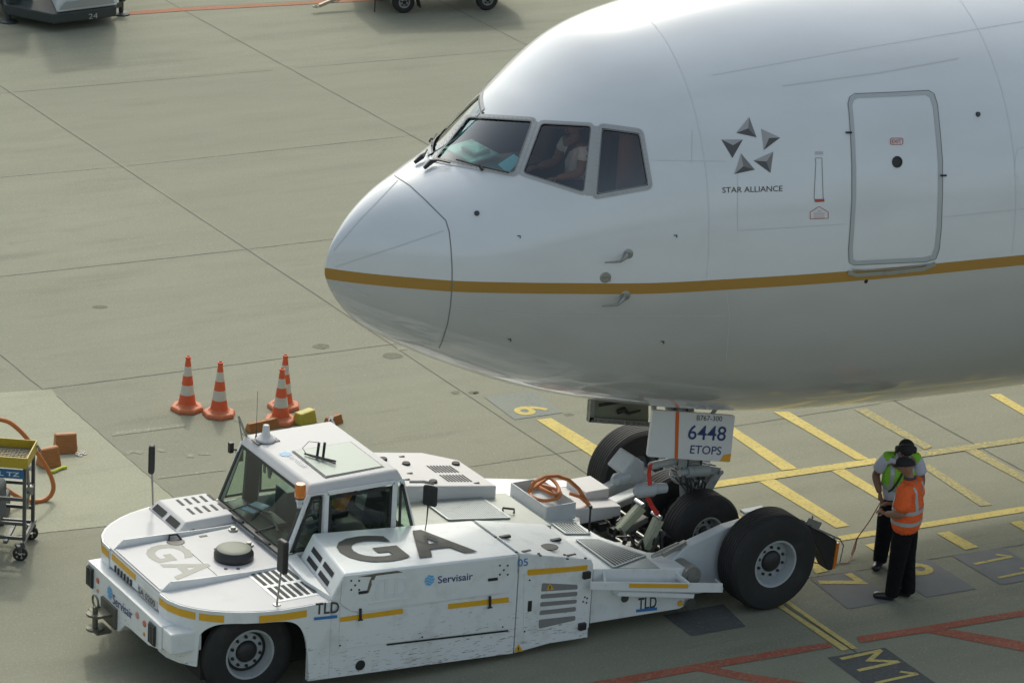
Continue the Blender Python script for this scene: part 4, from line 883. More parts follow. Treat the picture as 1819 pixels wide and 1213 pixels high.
for q, r, mi in (((1208,1071),.035,2),((1227,1073),.075,0),((1110,1062),.05,0)): b.lathe([(0,.012),(r*.9,.012),(r,0)], f3(*q), (0,-1,0), 18, mi)
b.build('frame_marking', [INK, BLUE, YEL], frame, fix=False)
# hose box on the frame
b = MB(); bx0, bx1, by0, by1 = 2.82, 3.22, .2, 1.0; zb0 = .76; zb1 = .965
for (a, c) in (((bx0,by0),(bx0+.012,by1)),((bx1-.012,by0),(bx1,by1)),((bx0+.012,by0),(bx1-.012,by0+.012)),((bx0+.012,by1-.012),(bx1-.012,by1))): b.bb((a[0],a[1],zb0), (c[0],c[1],zb1))
b.bb((bx0+.012,by0+.012,zb0), (bx1-.012,by1-.012,.83)); b.build('hose_box', GREYP, tug)
b = MB(); b.hexa([(3.3,.35,.6),(3.95,.35,.6),(3.95,1.05,.6),(3.3,1.05,.6)], [(3.3,.35,.8),(3.95,.35,.74),(3.95,1.05,.74),(3.3,1.05,.8)]); b.bb((3.62,.62,.74), (3.95,1.05,.86)); b.build('far_platform', WHITER, tug, bevel=.01)
# antenna-like rods on the frame
b = MB(); b.tube([zq(1046,945), zq(1046,945)+Vector((0,0,.3))], .012, 6); b.box(zq(1046,945)+Vector((0,0,.31)), (.03,.03,.04)); b.build('marker_rod', BLACK, tug)
# --- rear arms carrying the big wheels
for s, y0, y1 in ((1,-1.06,-.92),(-1,1.2,1.34)):
    b = MB(); pf = [(3.55,.5),(3.7,.64),(3.9,.78),(4.46,.93),(4.95,.98),(5.1,.8),(5.1,.4),(4.6,.16),(3.9,.18),(3.6,.25)]
    b.prism([(x, y0, z) for x, z in pf] if s == 1 else [uy(*q, y0) for q in ((1046,888),(1104,852),(1150,840),(1205,848),(1270,862),(1235,900),(1100,930),(1050,912))], (0, y1-y0, 0)); b.cyl((4.89,y0-.02*s,.575), (4.89,y1+.02,.575), .14); b.build('wheel_arm', GREYP, tug, bevel=.02)
b = MB(); b.prism([uy(*q, .94) for q in ((1182,810),(1262,818),(1273,860),(1238,892),(1182,892))], (0,.06,0)); b.build('far_shield', GREYP, tug, bevel=.01)
b = MB(); b.cyl((3.84,-1.34,.55), (3.84,-1.0,.55), .12); b.cyl((3.84,-1.36,.55), (3.84,-1.34,.55), .07); b.tube([(3.5,-1.0,.72),(3.7,-1.0,.76),(3.85,-1.02,.8)], [.02,.04,.05], 8); b.bar((3.62,-1.04,.74), (3.92,-1.04,.84), .05, .05); b.build('arm_pivot', STEEL, tug, smooth=True)
# near the far wheel: light grey strut pieces
b = MB(); a = uy(1062,895,.9); b.bar(uy(1075,900,.95), uy(1150,868,.95), .2, .1); b.build('far_strut', GREYP, tug, bevel=.03)
# tail brackets with lamps behind the wheels
for s in (1, -1):
    yy = -1.28 if s == 1 else 1.5
    b = MB(); b.prism([(5.4,yy-.08,.84),(5.45,yy-.08,.9),(5.83,yy-.08,.66),(5.8,yy-.08,.3),(5.74,yy-.08,.3),(5.6,yy-.08,.56)], (0,.2,0)); br = b.build('tail_bracket', BLACK, tug, bevel=.01)
    b = MB(); b.bar((5.42,yy,.92), (5.86,yy,.68), .22, .02); b.bar((5.4,yy-.05,.97), (5.58,yy-.05,.88), .02, .08); b.cyl((5.5,yy,.9), (5.5,yy,1.0), .01); b.build('bracket_plate', STEEL, br)
    b = MB(); b.bar((5.835,yy-.02,.64), (5.81,yy-.02,.32), .16, .04, up=(1,0,0)); b.build('tail_lamp', AMBER, br, bevel=.006)
    b = MB(); b.tube([(5.86,yy-.1,.67),(5.91,yy-.1,.6),(5.88,yy-.1,.38),(5.84,yy-.1,.36)], .008, 6); b.tube([(5.86,yy+.06,.67),(5.91,yy+.06,.6),(5.88,yy+.06,.38),(5.84,yy+.06,.36)], .008, 6); b.build('lamp_guard', STEEL, br)
# --- clamps and platform around the nose wheel
for y, (q0, q1) in ((-.12, ((1096,940),(1136,896))), (-.42, ((1140,975),(1166,918)))):
    A = uy(*q0, y); B = uy(*q1, y); b = MB(); b.bar(A, B, .07, .035, up=(-1,0,.6)); b.bar(A+Vector((.04,-.045,0)), B+Vector((.03,-.045,-.03)), .02, .1, up=(-1,0,.6)); b.bar(A+Vector((.04,.045,0)), B+Vector((.03,.045,-.03)), .02, .1, up=(-1,0,.6)); ca = b.build('clamp_arm', mat('clamp_green_white', (.36,.38,.27), .45, dirt=.4), tug, bevel=.008)
    b = MB(); b.cyl(B+Vector((0,-.085,.02)), B+Vector((0,.085,.02)), .028); b.build('clamp_roller', CHROME, ca, smooth=True); b = MB(); b.bar(A+Vector((.07,0,-.05)), B+Vector((.1,0,-.18)), .11, .07, up=(-1,0,.6)); b.build('clamp_body', mat('clamp_dark', (.1,.1,.085), .6, dirt=.5), ca, bevel=.01)
b = MB(); b.bb((3.25,-.75,.12), (5.05,-.62,.5)); b.bb((3.25,.9,.12), (5.05,1.02,.5)); b.bb((3.3,-.62,.1), (5.1,.9,.14)); b.build('cradle_platform', mat('cradle_dark', (.06,.06,.055), .6, dirt=.6, dscale=9), tug)
b = MB(); b.hexa([(4.15,-.88,.45),(4.9,-.88,.45),(4.9,-.6,.45),(4.15,-.6,.45)], [(4.15,-.88,.52),(4.9,-.88,.6),(4.9,-.6,.6),(4.15,-.6,.52)]); b.build('cradle_side', GREYP, tug, bevel=.01)
b = MB()
for k in range(16):
    t = k*1.37; a = Vector((3.55+.05*k, -.55+.5*(.5+.5*math.sin(t)), .5)); c = a+Vector((.25*math.cos(t*.7), .18*math.sin(t*1.9), .12+.12*math.sin(t)**2)); m_ = a.lerp(c, .5)+Vector((0, 0, .12)); b.tube([a, m_, c], .012+.006*(k % 3), 6)
for k in range(7): b.box((3.5+.13*k, .35-.09*(k % 3), .52+.05*(k % 2)), (.1,.08,.1))
b.build('cradle_hose', BLACK, tug, smooth=True)
b = MB()
for k in range(6): b.cyl((3.4+.16*k,-.6,.48), (3.4+.16*k,.85,.48), .022, n=8)
b.bar((3.3,-.15,.5), (4.3,-.15,.38), .12, .1); b.bar((3.3,.3,.5), (4.3,.3,.38), .12, .1); b.build('cradle_frame', STEEL, tug)
b = MB(); p = uz(1232,838,0); b.box((5.15,-.6,.86), (.3,.1,.03)); b.build('cradle_sensor', WHITE, tug)
# --- the cab
CYN, CYF = -.27, 1.4
b = MB()
RX0, RX1, RZ = -.5, .62, 1.93
b.hexa([(RX0-.03,CYN,RZ-.11),(RX1+.04,CYN,RZ-.11),(RX1+.04,CYF,RZ-.11),(RX0-.03,CYF,RZ-.11)], [(RX0+.03,CYN+.05,RZ),(RX1-.02,CYN+.05,RZ+.01),(RX1-.02,CYF-.05,RZ+.01),(RX0+.03,CYF-.05,RZ)]); cab_roof = b.build('cab_roof', WHITER, tug, bevel=.03, segs=3)
b = MB(); sk = [uz(*q, RZ+.008) for q in ((522,802),(622,786),(679,829),(579,847))]; b.prism(sk, (0,0,.012)); b.build('skylight', GREENG, cab_roof, bevel=.003)
b = MB(); sk2 = [q+((sum(sk, Vector())/4)-q)*-.05 for q in sk]; b.prism(sk2, (0,0,.004)); b.build('skylight_seal', BLACK, cab_roof)
b = MB(); p = uz(563,812,RZ+.02)
b.tube([p, p+Vector((.02,.0,.17))], .016, 6); b.tube([p+Vector((.06,-.03,0)), p+Vector((.08,-.02,.17))], .016, 6); b.tube([p+Vector((.02,0,.17)), p+Vector((-.08,.05,.18)), p+Vector((-.14,.08,.1)), p+Vector((-.1,.06,.03))], .004, 5)
b.tube([p+Vector((-.1,.1,.02)), p+Vector((.1,-.25,.03))], .012, 6); b.tube([p+Vector((-.08,.04,.02)), p+Vector((.07,-.3,.03))], .009, 6); b.build('roof_wiper', BLACK, cab_roof, smooth=True)
b = MB(); text_on(b, 'Servisair', uz(509,810,RZ+.004), uz(541,833,RZ+.004), uz(518,806,RZ+.004), off=0, mi=0, n=(0,0,1)); globe(b, uz(507,806,RZ+.004), (.8,-.6,0), (.6,.8,0), .07, (0,0,1), 1); b.build('roof_lettering', [mat('faded_grey_print', (.3,.31,.34), .5), mat('faded_blue_print', (.3,.5,.72), .5)], cab_roof, fix=False)
p = uz(472,783,RZ); b = MB(); b.box(p+Vector((0,0,.006)), (.28,.16,.012), None, 1); b.lathe([(.11,.012),(.11,.035),(.08,.06),(.05,.085),(.042,.11),(.036,.18),(.03,.19),(0,.192)], p, (0,0,1), 24, 0); b.build('antenna_dome', [WHITER, BLACK], cab_roof, smooth=True)
b = MB(); q = uz(455,777,RZ); b.tube([q, q+Vector((0,0,.04)), q+Vector((.005,0,.11))], [.014,.008,.003], 6); b.tube([q, q+Vector((0,0,.55))], .0025, 4); b.tube([q+Vector((-.08,0,.0)), q+Vector((-.12,.1,.02)), q+Vector((-.05,.15,.06))], .003, 4); b.build('whip_antenna', BLACK, cab_roof)
# pillars
Wb = [(-.76,CYN,1.2),(-.76,CYF,1.2)]; 
def pil(b, a, c, w_=.06, d_=.06): b.bar(a, c, w_, d_)
b = MB()
zt_ = RZ-.1
for y in (CYN+.03, CYF-.03):
    pil(b, (-.76,y,1.13), (-.49,y,zt_), .05, .05); pil(b, (-.3,y,1.1), (-.3,y,zt_), .05, .06); pil(b, (.56,y,1.1), (.56,y,zt_), .05, .07); pil(b, (.86,y,1.08), (.64,y,zt_), .05, .05)
b.bb((-.5,CYN+.01,zt_-.03), (.64,CYN+.05,zt_+.0)); b.bb((-.5,CYF-.05,zt_-.03), (.64,CYF-.01,zt_)); b.bar((-.76,CYN,1.16), (-.76,CYF,1.16), .06, .07); b.bar((.86,CYN,1.12), (.86,CYF,1.12), .06, .07)
pil(b, (-.34,CYF-.03,1.1), (-.34,CYF-.03,zt_), .05, .05)
cab = b.build('cab_frame', GREYP if False else WHITE, tug, bevel=.012)
b = MB(); b.bb((-.78,CYN+.01,.9), (.88,CYN+.05,1.16)); b.bb((-.78,CYF-.05,.9), (.88,CYF-.01,1.16)); b.bb((-.8,CYN+.05,.9), (-.76,CYF-.05,1.16)); b.bb((.86,CYN+.05,.9), (.9,CYF-.05,1.12)); b.build('cab_lower_panel', WHITE, tug, bevel=.008)
# seals and glass
b = MB()
def loop(b, P, r): P = [Vector(q) for q in P]; b.tube(P+[P[0]], r, 6)
for i in range(1): pass
wsP = [(-.775,CYN+.05,1.2),(-.775,CYF-.05,1.2),(-.515,CYF-.05,zt_-.02),(-.515,CYN+.05,zt_-.02)]
for k in range(4): b.bar(wsP[k], wsP[(k+1) % 4], .04, .012, up=(-1,0,.4))
b.bar((-.79,CYN+.05,1.185), (-.79,CYF-.05,1.185), .1, .03)
dn = [(-.25,CYN,1.2),(.51,CYN,1.16),(.51,CYN,zt_-.07),(-.25,CYN,zt_-.07)]
for y in (CYN+.0, CYF):
    P = [(x, y, z) for x, _, z in dn]
    for k in range(4): b.bar(P[k], P[(k+1) % 4], .05 if k % 2 else .035, .012, up=(0,1,0))
    for T in ([(-.68,y,1.2),(-.36,y,1.2),(-.36,y,zt_-.04),(-.46,y,zt_-.04)], [(.63,y,1.16),(.82,y,1.14),(.64,y,zt_-.06),(.62,y,zt_-.06)]):
        for k in range(4): b.bar(T[k], T[(k+1) % 4], .03, .012, up=(0,1,0))
b.build('window_seal', BLACK, cab)
b = MB(); b.add(wsP, [(0,1,2,3)]); b.build('cab_windshield', GLASSC, cab, fix=False)
for y in (CYN+.02, CYF-.02):
    b = MB(); b.add([(x, y, z) for x, _, z in dn], [(0,1,2,3)]); b.build('door_window', GLASSC, cab, fix=False)
    b = MB(); b.add([(-.68,y,1.2),(-.36,y,1.2),(-.36,y,zt_-.04),(-.46,y,zt_-.04)], [(0,1,2,3)]); b.add([(.63,y,1.16),(.82,y,1.14),(.64,y,zt_-.06),(.62,y,zt_-.06)], [(0,1,2,3)]); each(b, 'quarter_window', GLASSC, cab, fix=False)
b = MB(); b.add([(.85,CYN+.05,1.17),(.85,CYF-.05,1.17),(.65,CYF-.05,zt_-.03),(.65,CYN+.05,zt_-.03)], [(0,1,2,3)]); b.build('rear_window', GLASSC, cab, fix=False)
b = MB()
P = [(-.29,CYN-.006,1.2),(.54,CYN-.006,1.16),(.54,CYN-.006,zt_-.01),(-.29,CYN-.006,zt_-.01)]
for k in (1,2,3): b.bar(P[k], P[(k+1) % 4], .05 if k != 2 else .05, .012, up=(0,1,0))
b.build('cab_door', WHITE, cab, bevel=.004)
# interior
b = MB(); b.bb((-.76,CYN+.06,.85), (.85,CYF-.06,.88)); b.build('cab_floor', DARK, tug)
b = MB(); b.prism([(-.74,CYN+.07,.9),(-.74,CYN+.07,1.16),(-.5,CYN+.07,1.2),(-.38,CYN+.07,1.08),(-.42,CYN+.07,.9)], (0,CYF-CYN-.14,0)); b.bb((-.55,.35,1.18), (-.42,.75,1.25)); b.build('dashboard', BLACK, tug, bevel=.02)
b = MB(); b.prism([(-.3,.1,1.24),(-.1,.1,1.28),(-.1,.1,1.24),(-.3,.1,1.2)], (0,.02,0)); b.bb((-.1,1.0,.9), (.1,1.3,1.3)); b.build('side_console', mat('console_grey', (.1,.11,.11), .6), tug, bevel=.02)
for yy, s in ((.12,1),(.85,1)):
    b = MB(); b.bb((.1,yy-.22,1.05), (.5,yy+.22,1.15)); b.box((.56,yy,1.38), (.1,.42,.5), Matrix.Rotation(.2,3,'Y')); b.bb((.2,yy-.1,.88), (.4,yy+.1,1.05)); b.build('driver_seat', mat('seat_black', (.03,.03,.03), .8), tug, bevel=.04)
b = MB(); c_ = Vector((-.12,.35,1.33)); ax_ = Vector((-.45,0,.9)).normalized(); u = ax_.orthogonal().normalized(); v = ax_.cross(u)
b.tube([c_+(u*math.cos(t)+v*math.sin(t))*.19 for t in np.linspace(0, 6.283, 33)], .014, 8); b.tube([c_-ax_*.25, c_-ax_*.02], .03, 8)
for t in (.3,2.4,4.5): b.tube([c_-ax_*.02, c_+(u*math.cos(t)+v*math.sin(t))*.19], .012, 6)
b.build('steering_wheel', mat('wheel_grey', (.12,.12,.12), .4), tug, smooth=True)
b = MB(); b.box((.45,.62,1.4), (.1,.16,.5), Matrix.Rotation(.5,3,'Y')); b.build('orange_tank', mat('cab_orange', (.7,.25,.03), .5), tug, bevel=.03)
b = MB(); b.tube([(-.62,.2,1.24),(-.5,.6,1.27),(-.6,.95,1.25)], .015, 6); b.tube([(.1,1.1,1.2),(.2,.9,1.5),(.5,.8,1.55)], .01, 6); b.build('cab_cable', BLACK, tug)
b = MB(); b.bar((-.42,CYF-.1,1.12), (-.38,CYF-.1,zt_), .05, .17, up=(1,0,0)); b.build('inner_pillar', BLACK, tug)
b = MB(); b.box((-.55,.9,1.24), (.28,.2,.015), Matrix.Rotation(.4,3,'Z')); b.build('clipboard', mat('board_blue', (.25,.35,.5), .6), tug)
b = MB(); b.prism([(-.47,.75,1.78),(-.45,.75,1.62),(-.4,.75,1.78)], (0,.06,0)); b.box((-.47,.86,1.7), (.01,.05,.08)); b.build('cab_pennant', mat('pennant_grey', (.1,.1,.11), .7), tug)
# wipers on the windshield
b = MB()
for y0, y1 in ((1.1,.75),(.45,.1)):
    b.tube([(-.81,y0,1.17),(-.8,y0-.1,1.21),(-.72,y1,1.36)], .01, 6); b.tube([(-.83,y0-.12,1.16),(-.82,y1-.1,1.2)], .02, 6)
each(b, 'cab_wiper', BLACK, cab, smooth=True)
# beacon, mirrors
p = uy(533,882,CYN-.03); b = MB(); b.lathe([(.05,-.02),(.055,.0)], p, (0,0,1), 20); b.build('beacon_base', BLACK, tug, smooth=True)
b = MB(); b.lathe([(.06,0),(.062,.03),(.058,.13),(.05,.15),(0,.155)], p, (0,0,1), 24); b.build('beacon', AMBER, tug, smooth=True)
b = MB(); b.bar(p+Vector((0,.0,-.05)), p+Vector((.02,.06,-.1)), .05, .12); b.bb(p+Vector((-.04,-.03,-.06)), p+Vector((.04,.03,-.02))); b.build('beacon_bracket', GREYP, tug, bevel=.006)
def mirror(name_base, base, top_, wd, ht, yaw, m=BLACK):
    base = Vector(base); top_ = Vector(top_); b = MB(); b.tube([base, top_], .011, 8); b.lathe([(.0,.012),(.04,.01),(.045,0)], base, (0,0,1), 12); st = b.build('mirror_stalk', STEEL, tug, smooth=True)
    b = MB(); b.box(top_, (.07, wd, ht), Matrix.Rotation(yaw, 3, 'Z')); mh = b.build('mirror_head', m, st, bevel=.03, segs=4)
mirror('m', (-1.36,-1.25,1.11), (-1.32,-1.27,1.66), .15, .37, .1)
mirror('m', (-1.46,1.6,1.11), (-1.49,1.6,1.7), .1, .34, -.55)
b = MB(); q = Vector((.72,CYN-.02,1.8)); b.tube([q, q+Vector((.1,-.12,.03)), q+Vector((.19,-.2,.02))], .018, 6); b.build('mirror_stalk', YEL if False else STEEL, tug)
b = MB(); b.box(q+Vector((.16,-.18,-.12)), (.06,.17,.24), Matrix.Rotation(.6,3,'Z')); mm = b.build('mirror_head', BLACK, tug, bevel=.03, segs=4)
b = MB(); b.tube([q+Vector((.14,-.18,-.22)), q+Vector((.12,-.2,-.42)), q+Vector((.1,-.2,-.55))], [.01,.006,.006], 6); b.build('mirror_cable', BLACK, tug)
b = MB(); q = Vector((.68,CYF,1.85)); b.tube([q, q+Vector((.05,.18,.0)), q+Vector((.08,.25,-.05))], .018, 6); b.box(q+Vector((.1,.28,-.15)), (.06,.17,.24), Matrix.Rotation(-.6,3,'Z')); b.build('mirror_head', BLACK, tug, bevel=.02)
b = MB(); q = Vector((-.45,CYF+.02,1.72)); b.box(q+Vector((-.1,.12,.0)), (.05,.05,.12)); b.tube([q, q+Vector((-.1,.12,-.03))], .01, 6); b.box(q+Vector((-.02,.06,-.08)), (.05,.1,.12)); b.build('work_lamp', BLACK, tug)
b = MB(); q = uz(432,775,RZ); b.tube([uz(432,776,RZ)+Vector((0,.02,-.05)), uz(432,776,RZ)+Vector((-.02,.1,.22))], .008, 5); b.tube([uz(440,775,RZ)+Vector((0,.02,-.02)), uz(432,776,RZ)+Vector((-.02,.1,.22))], .014, 5); b.build('roof_bar', STEEL, tug)
tag(( lambda o: o)(bpy.data.objects['cab_floor']))
# orange hose lying in the box
b = MB(); C0 = Vector((3.02,.55,.9)); pts = []
for t in np.linspace(0, 4.2*math.pi, 60): pts.append(C0+Vector(((.13+.02*math.sin(t*.5))*math.cos(t), (.26-.02*t/6)*math.sin(t), .03+.012*t+.03*math.sin(t*1.5))))
P = [uz(905+0,862,1.0)]
arc = [uy(*q, .45) for q in ((940,872),(950,855),(968,846),(990,845),(1010,852),(1028,868),(1040,888),(1050,902))]
b.tube(pts, .022, 8)
b.tube([pts[-1]]+[a for a in arc], .024, 8); b.tube([uy(1012,876,.5), uy(1030,882,.45), uy(1045,895,.42), uy(1052,903,.42)], .022, 8)
tag(b.build('air_hose', ORANGE, None, smooth=True), 'orange rubber hose coiled in the open grey box on the tug frame', 'hose')
# ================================================================ CONES, CHOCKS, CART, FAR VEHICLES
CONEO = mat('cone_orange', (.62, .1, .03), .55, dirt=.15, dscale=14); CONEW = mat('cone_white', (.52, .5, .42), .5, dirt=.25, dirt_c=(.25,.22,.17), dscale=12); CONEB = mat('cone_base', (.5, .15, .06), .65, dirt=.3, dirt_c=(.15,.07,.04), dscale=10)
def cone(px, py, rz, label):
    p = uz(px, py); c = empty('traffic_cone', p, label, 'traffic cone', 'striped traffic cones on the apron', rz)
    b = MB(); H = .73
    def r(t): return .118-.092*((t-.07)/(H-.07))**.92
    zs = [.07,.22,.35,.475,.6,.7]; prof = []
    for i in range(5): 
        b.lathe([(r(zs[i]), zs[i]), (r((zs[i]+zs[i+1])/2), (zs[i]+zs[i+1])/2), (r(zs[i+1]), zs[i+1])], p, (0,0,1), 28, 0 if i % 2 == 0 else 1)
    b.lathe([(r(.7),.7),(r(.7)+.007,.705),(r(.7)+.007,.725),(r(.7)-.006,.73),(r(.7)-.012,.68),(0,.66)], p, (0,0,1), 28, 0)
    b.build('cone_body', [CONEO, CONEW], c, smooth=True)
    b = MB(); b.lathe([(.215,0),(.222,.012),(.215,.045),(.2,.058),(.15,.066),(.128,.085),(.117,.1)], p, (0,0,1), 7, 0, a0=rz); b.build('cone_base', CONEB, c, bevel=.006)
cone(332, 727, .3, 'striped orange and white cone furthest to the left, its base turned away from its neighbour')
cone(389, 737, .9, 'striped cone right beside the leftmost one, slightly nearer the tug')
cone(504, 724, .1, 'rearmost striped cone, half hidden behind another cone')
cone(498, 749, 1.3, 'striped cone just behind the tug cab roof, standing between brown and yellow chocks')
WOOD = mat('chock_brown', (.4, .17, .05), .6, dirt=.3, dirt_c=(.12,.06,.03), dscale=9, var=.3, vscale=12); CHY = mat('chock_yellow', (.45, .38, .05), .55, dirt=.35, dirt_c=(.15,.13,.04), dscale=10)
def chock(px, py, L, wd, h, rz, m, label, flatt=.25):
    p = uz(px, py); o = empty('wheel_chock', p, label, 'wheel chock', 'rubber wheel chocks', rz)
    R = Matrix.Rotation(rz, 4, 'Z'); T = Matrix.Translation(p)
    tri = [(-wd/2,0),(wd/2,0),(wd*flatt/2,h),(-wd*flatt/2,h)]
    def X(x, y, z): return (T @ R @ Vector((x, y, z)))
    b = MB(); b.prism([X(-L/2, y, z) for y, z in tri], R.to_3x3() @ Vector((L,0,0)))
    bod = b.build('chock_body', m, o, bevel=.015)
    b = MB()
    for k in range(9):
        t = (k+.5)/9
        for s in (-1, 1):
            a = Vector((-L*.46, s*(wd/2*(1-t)+wd*flatt/2*t)+s*.003, h*t)); b.bar(X(*a), X(L*.46, a.y, a.z), .008, .008)
    b.build('chock_rib', m, bod)
    b = MB()
    for (y, z, r) in ((0,h*.62,wd*.11),(-wd*.22,h*.25,wd*.12),(wd*.22,h*.25,wd*.12)):
        b.cyl(X(L/2-.001, y, z), X(L/2+.003, y, z), r, n=12)
    each(b, 'chock_hole', DARK, bod); return o
chock(116, 800, .27, .25, .235, -.25, WOOD, 'brown chock lying furthest back on the pale slab, its holed end to the right')
chock(86, 826, .25, .22, .24, .1, WOOD, 'brown chock beside the yellow rope, just right of the trolley')
b = MB(); b.tube([uz(84,838,.02), uz(95,837,.025), uz(108,831,.025), uz(118,829,.02)], .02, 8); tag(b.build('rope', mat('rope_yellow', (.55,.55,.05), .7), None, smooth=True), 'short yellow rope handle lying in front of the brown chock', 'rope')
b = MB(); 
for k in range(4): q = uz(138+4*k, 806-1.5*k+(k % 2)*3, .02); b.tube([q+Vector((.03*math.cos(t), .02*math.sin(t), .01*math.sin(t))) for t in np.linspace(0, 6.28, 10)], .006, 5)
tag(b.build('chain', STEEL, None, smooth=True), 'short steel chain at the end of the furthest back chock', 'chain')
chock(466, 762, .46, .14, .12, .12, WOOD, 'long brown chock lying behind the far corner of the tug cab')
chock(541, 750, .28, .2, .16, .35, CHY, 'yellow chock just right of the cone behind the cab roof', .5)
chock(592, 752, .26, .13, .11, .3, WOOD, 'brown chock showing behind the far mirror of the cab')
# trolley
o0 = uz(43, 962, .2); O = Vector((o0.x, o0.y, 0)); ang = math.atan2(.55, -.83)
cart = empty('tool_trolley', O, 'grey tube trolley with a yellow tray on top and a blue SPL TZ sign', 'trolley')
U = Vector((-.83,.56,0)).normalized(); V = Vector((.56,.83,0)).normalized(); K = Vector((0,0,1))
def cl(u, v, z): return O+U*u+V*v+K*z
TUBE = mat('trolley_grey_tube', (.085,.09,.088), .4, .3, dirt=.25, dscale=12); TRAYY = mat('tray_yellow', (.42,.3,.02), .5, dirt=.5, dirt_c=(.12,.09,.02), dscale=7)
CZ = 1.15; CW = .5; CLn = 1.0
b = MB()
for u in (0, CLn):
    for v in (0, CW): b.bar(cl(u,v,.2), cl(u,v,CZ-.05), .05, .04, up=U)
each(b, 'trolley_post', TUBE, cart, bevel=.006)
b = MB()
for z, off in ((.72,0),(.24,0),(.42,.0)):
    b.bar(cl(0,0,z), cl(CLn,0,z), .035, .04); b.bar(cl(0,CW,z), cl(CLn,CW,z), .035, .04)
    if z != .42: b.bar(cl(0,0,z), cl(0,CW,z), .03, .04)
for u in (0, CLn): b.bar(cl(u,-.12,.22), cl(u,CW+.1,.22), .05, .035)
b.bar(cl(.2,-.1,.22), cl(.2,CW+.08,.22), .05, .035); each(b, 'trolley_rail', TUBE, cart, bevel=.005)
b = MB(); e = .03
for a, c in (((-e,-e),(CLn+e,-e)),((-e,CW+e),(CLn+e,CW+e)),((-e,-e),(-e,CW+e)),((CLn+e,-e),(CLn+e,CW+e))): b.bar(cl(*a,CZ+.03), cl(*c,CZ+.03), .016, .13)
b.bar(cl(-e,CW/2,CZ-.03), cl(CLn+e,CW/2,CZ-.03), CW+2*e, .015); tray = b.build('tray', TRAYY, cart, bevel=.003)
b = MB()
for k in range(24): b.bar(cl(.02+.042*k,0,CZ+.0), cl(.02+.042*k,CW,CZ+.0), .008, .008)
for k in range(10): b.bar(cl(0,.03+.05*k,CZ+.004), cl(CLn,.03+.05*k,CZ+.004), .008, .008)
b.build('tray_mesh', mat('mesh_dark_grey', (.12,.125,.12), .6), tray)
b = MB(); b.bar(cl(-.0,-e-.02,CZ-.1), cl(.8,-e-.02,CZ-.1), .01, .11); b.build('sign_board', mat('sign_blue', (.02,.11,.24), .4), cart)
b = MB(); text_on(b, 'SPL TZ', cl(.4,-e-.027,CZ-.128), cl(.05,-e-.027,CZ-.128), cl(.4,-e-.027,CZ-.075), off=.001, bold=.01, n=-V); b.build('sign_lettering', mat('sign_white', (.6,.65,.65), .5), cart, fix=False)
for (u, v) in ((.03,-.08),(.03,CW+.04),(CLn-.05,-.08),(CLn-.05,CW+.04)):
    b = MB(); c = cl(u, v, .085); b.lathe([(.03,-.02),(.07,-.022),(.085,-.018),(.088,0),(.085,.018),(.07,.022),(.03,.02)], c, Vector((-.45,-.85,0)), 28); cw_ = b.build('castor_wheel', BLACK, cart, smooth=True)
    b = MB(); ax = Vector((-.45,-.85,0)).normalized(); u_ = ax.orthogonal().normalized(); v_ = ax.cross(u_)
    for k in range(5): q = c+(u_*math.cos(k*1.257)+v_*math.sin(k*1.257))*.048; b.cyl(q-ax*.024, q+ax*.024, .012, n=8)
    b.build('wheel_hole', mat('castor_pale', (.35,.35,.3), .6), cw_)
    b = MB(); b.box(cl(u,v,.18), (.09,.09,.03)); b.cyl(cl(u,v,.1), cl(u,v,.18), .03, n=8); b.build('castor_fork', TUBE, cart)
b = MB(); b.tube([cl(.02,.25,CZ-.1), cl(0.0,.25,.75), cl(.02,.27,.5)], .018, 8); b.box(cl(0,.25,.74), (.08,.08,.1)); b.tube([cl(.0,CW,CZ), cl(-.05,CW,CZ+.04), cl(-.08,CW,CZ-.02)], .02, 6); b.tube([cl(-.0,0,CZ-.04), cl(-.07,.0,CZ-.03)], .03, 8); b.build('trolley_fitting', STEEL, cart, smooth=True)
pts = [(-30,742),(0,745),(20,752),(45,775),(70,810),(88,840),(95,865),(88,882),(70,890),(45,888),(25,878),(5,866),(-30,860)]
yh = uz(60, 893, .03).y+.05
b = MB(); P = [uy(x, y, yh) for x, y in pts]; fine = []
for i in range(len(P)-1):
    p0, p1, p2, p3 = P[max(0,i-1)], P[i], P[i+1], P[min(len(P)-1,i+2)]
    for k in range(5):
        t = k/5; fine.append(.5*((2*p1)+(p2-p0)*t+(2*p0-5*p1+4*p2-p3)*t*t+(-p0+3*p1-3*p2+p3)*t**3))
b.tube(fine, .028, 10); tag(b.build('air_hose', ORANGE, None, smooth=True), 'thick orange hose looping out beside the trolley on the pale slab', 'hose')
b = MB(); q = uz(14, 925, 0); b.box(q+Vector((-.3,.25,.15)), (.75,.45,.3), Matrix.Rotation(-.55,3,'Z'), 0); bx = b.build('storage_case', mat('case_black', (.04,.045,.045), .6, dirt=.3), None, bevel=.03)
b = MB(); R = Matrix.Rotation(-.55,3,'Z'); cc = q+Vector((-.3,.25,.15)); b.prism([cc+R @ Vector(k) for k in ((-.1,-.228,-.14),(.1,-.228,-.14),(.3,-.228,.14),(.1,-.228,.14))], R @ Vector((0,.004,0))); b.build('warning_stripe', YEL, bx)
b = MB(); b.box(cc+Vector((0,0,.17)), (.6,.35,.06), R); b.build('case_lid', mat('case_lid_grey', (.3,.3,.27), .6), bx, bevel=.02); tag(bx, 'black case with a yellow slanted stripe behind the trolley', 'case')
b = MB(); b.box(cl(.5,.25,.55), (.5,.4,.5), Matrix.Rotation(.95,3,'Z')); tag(b.build('tool_bag', mat('bag_grey', (.1,.12,.13), .85, bump=.4, bscale=8), None, bevel=.08, segs=4), 'dark grey bag carried inside the trolley under the tray', 'bag')
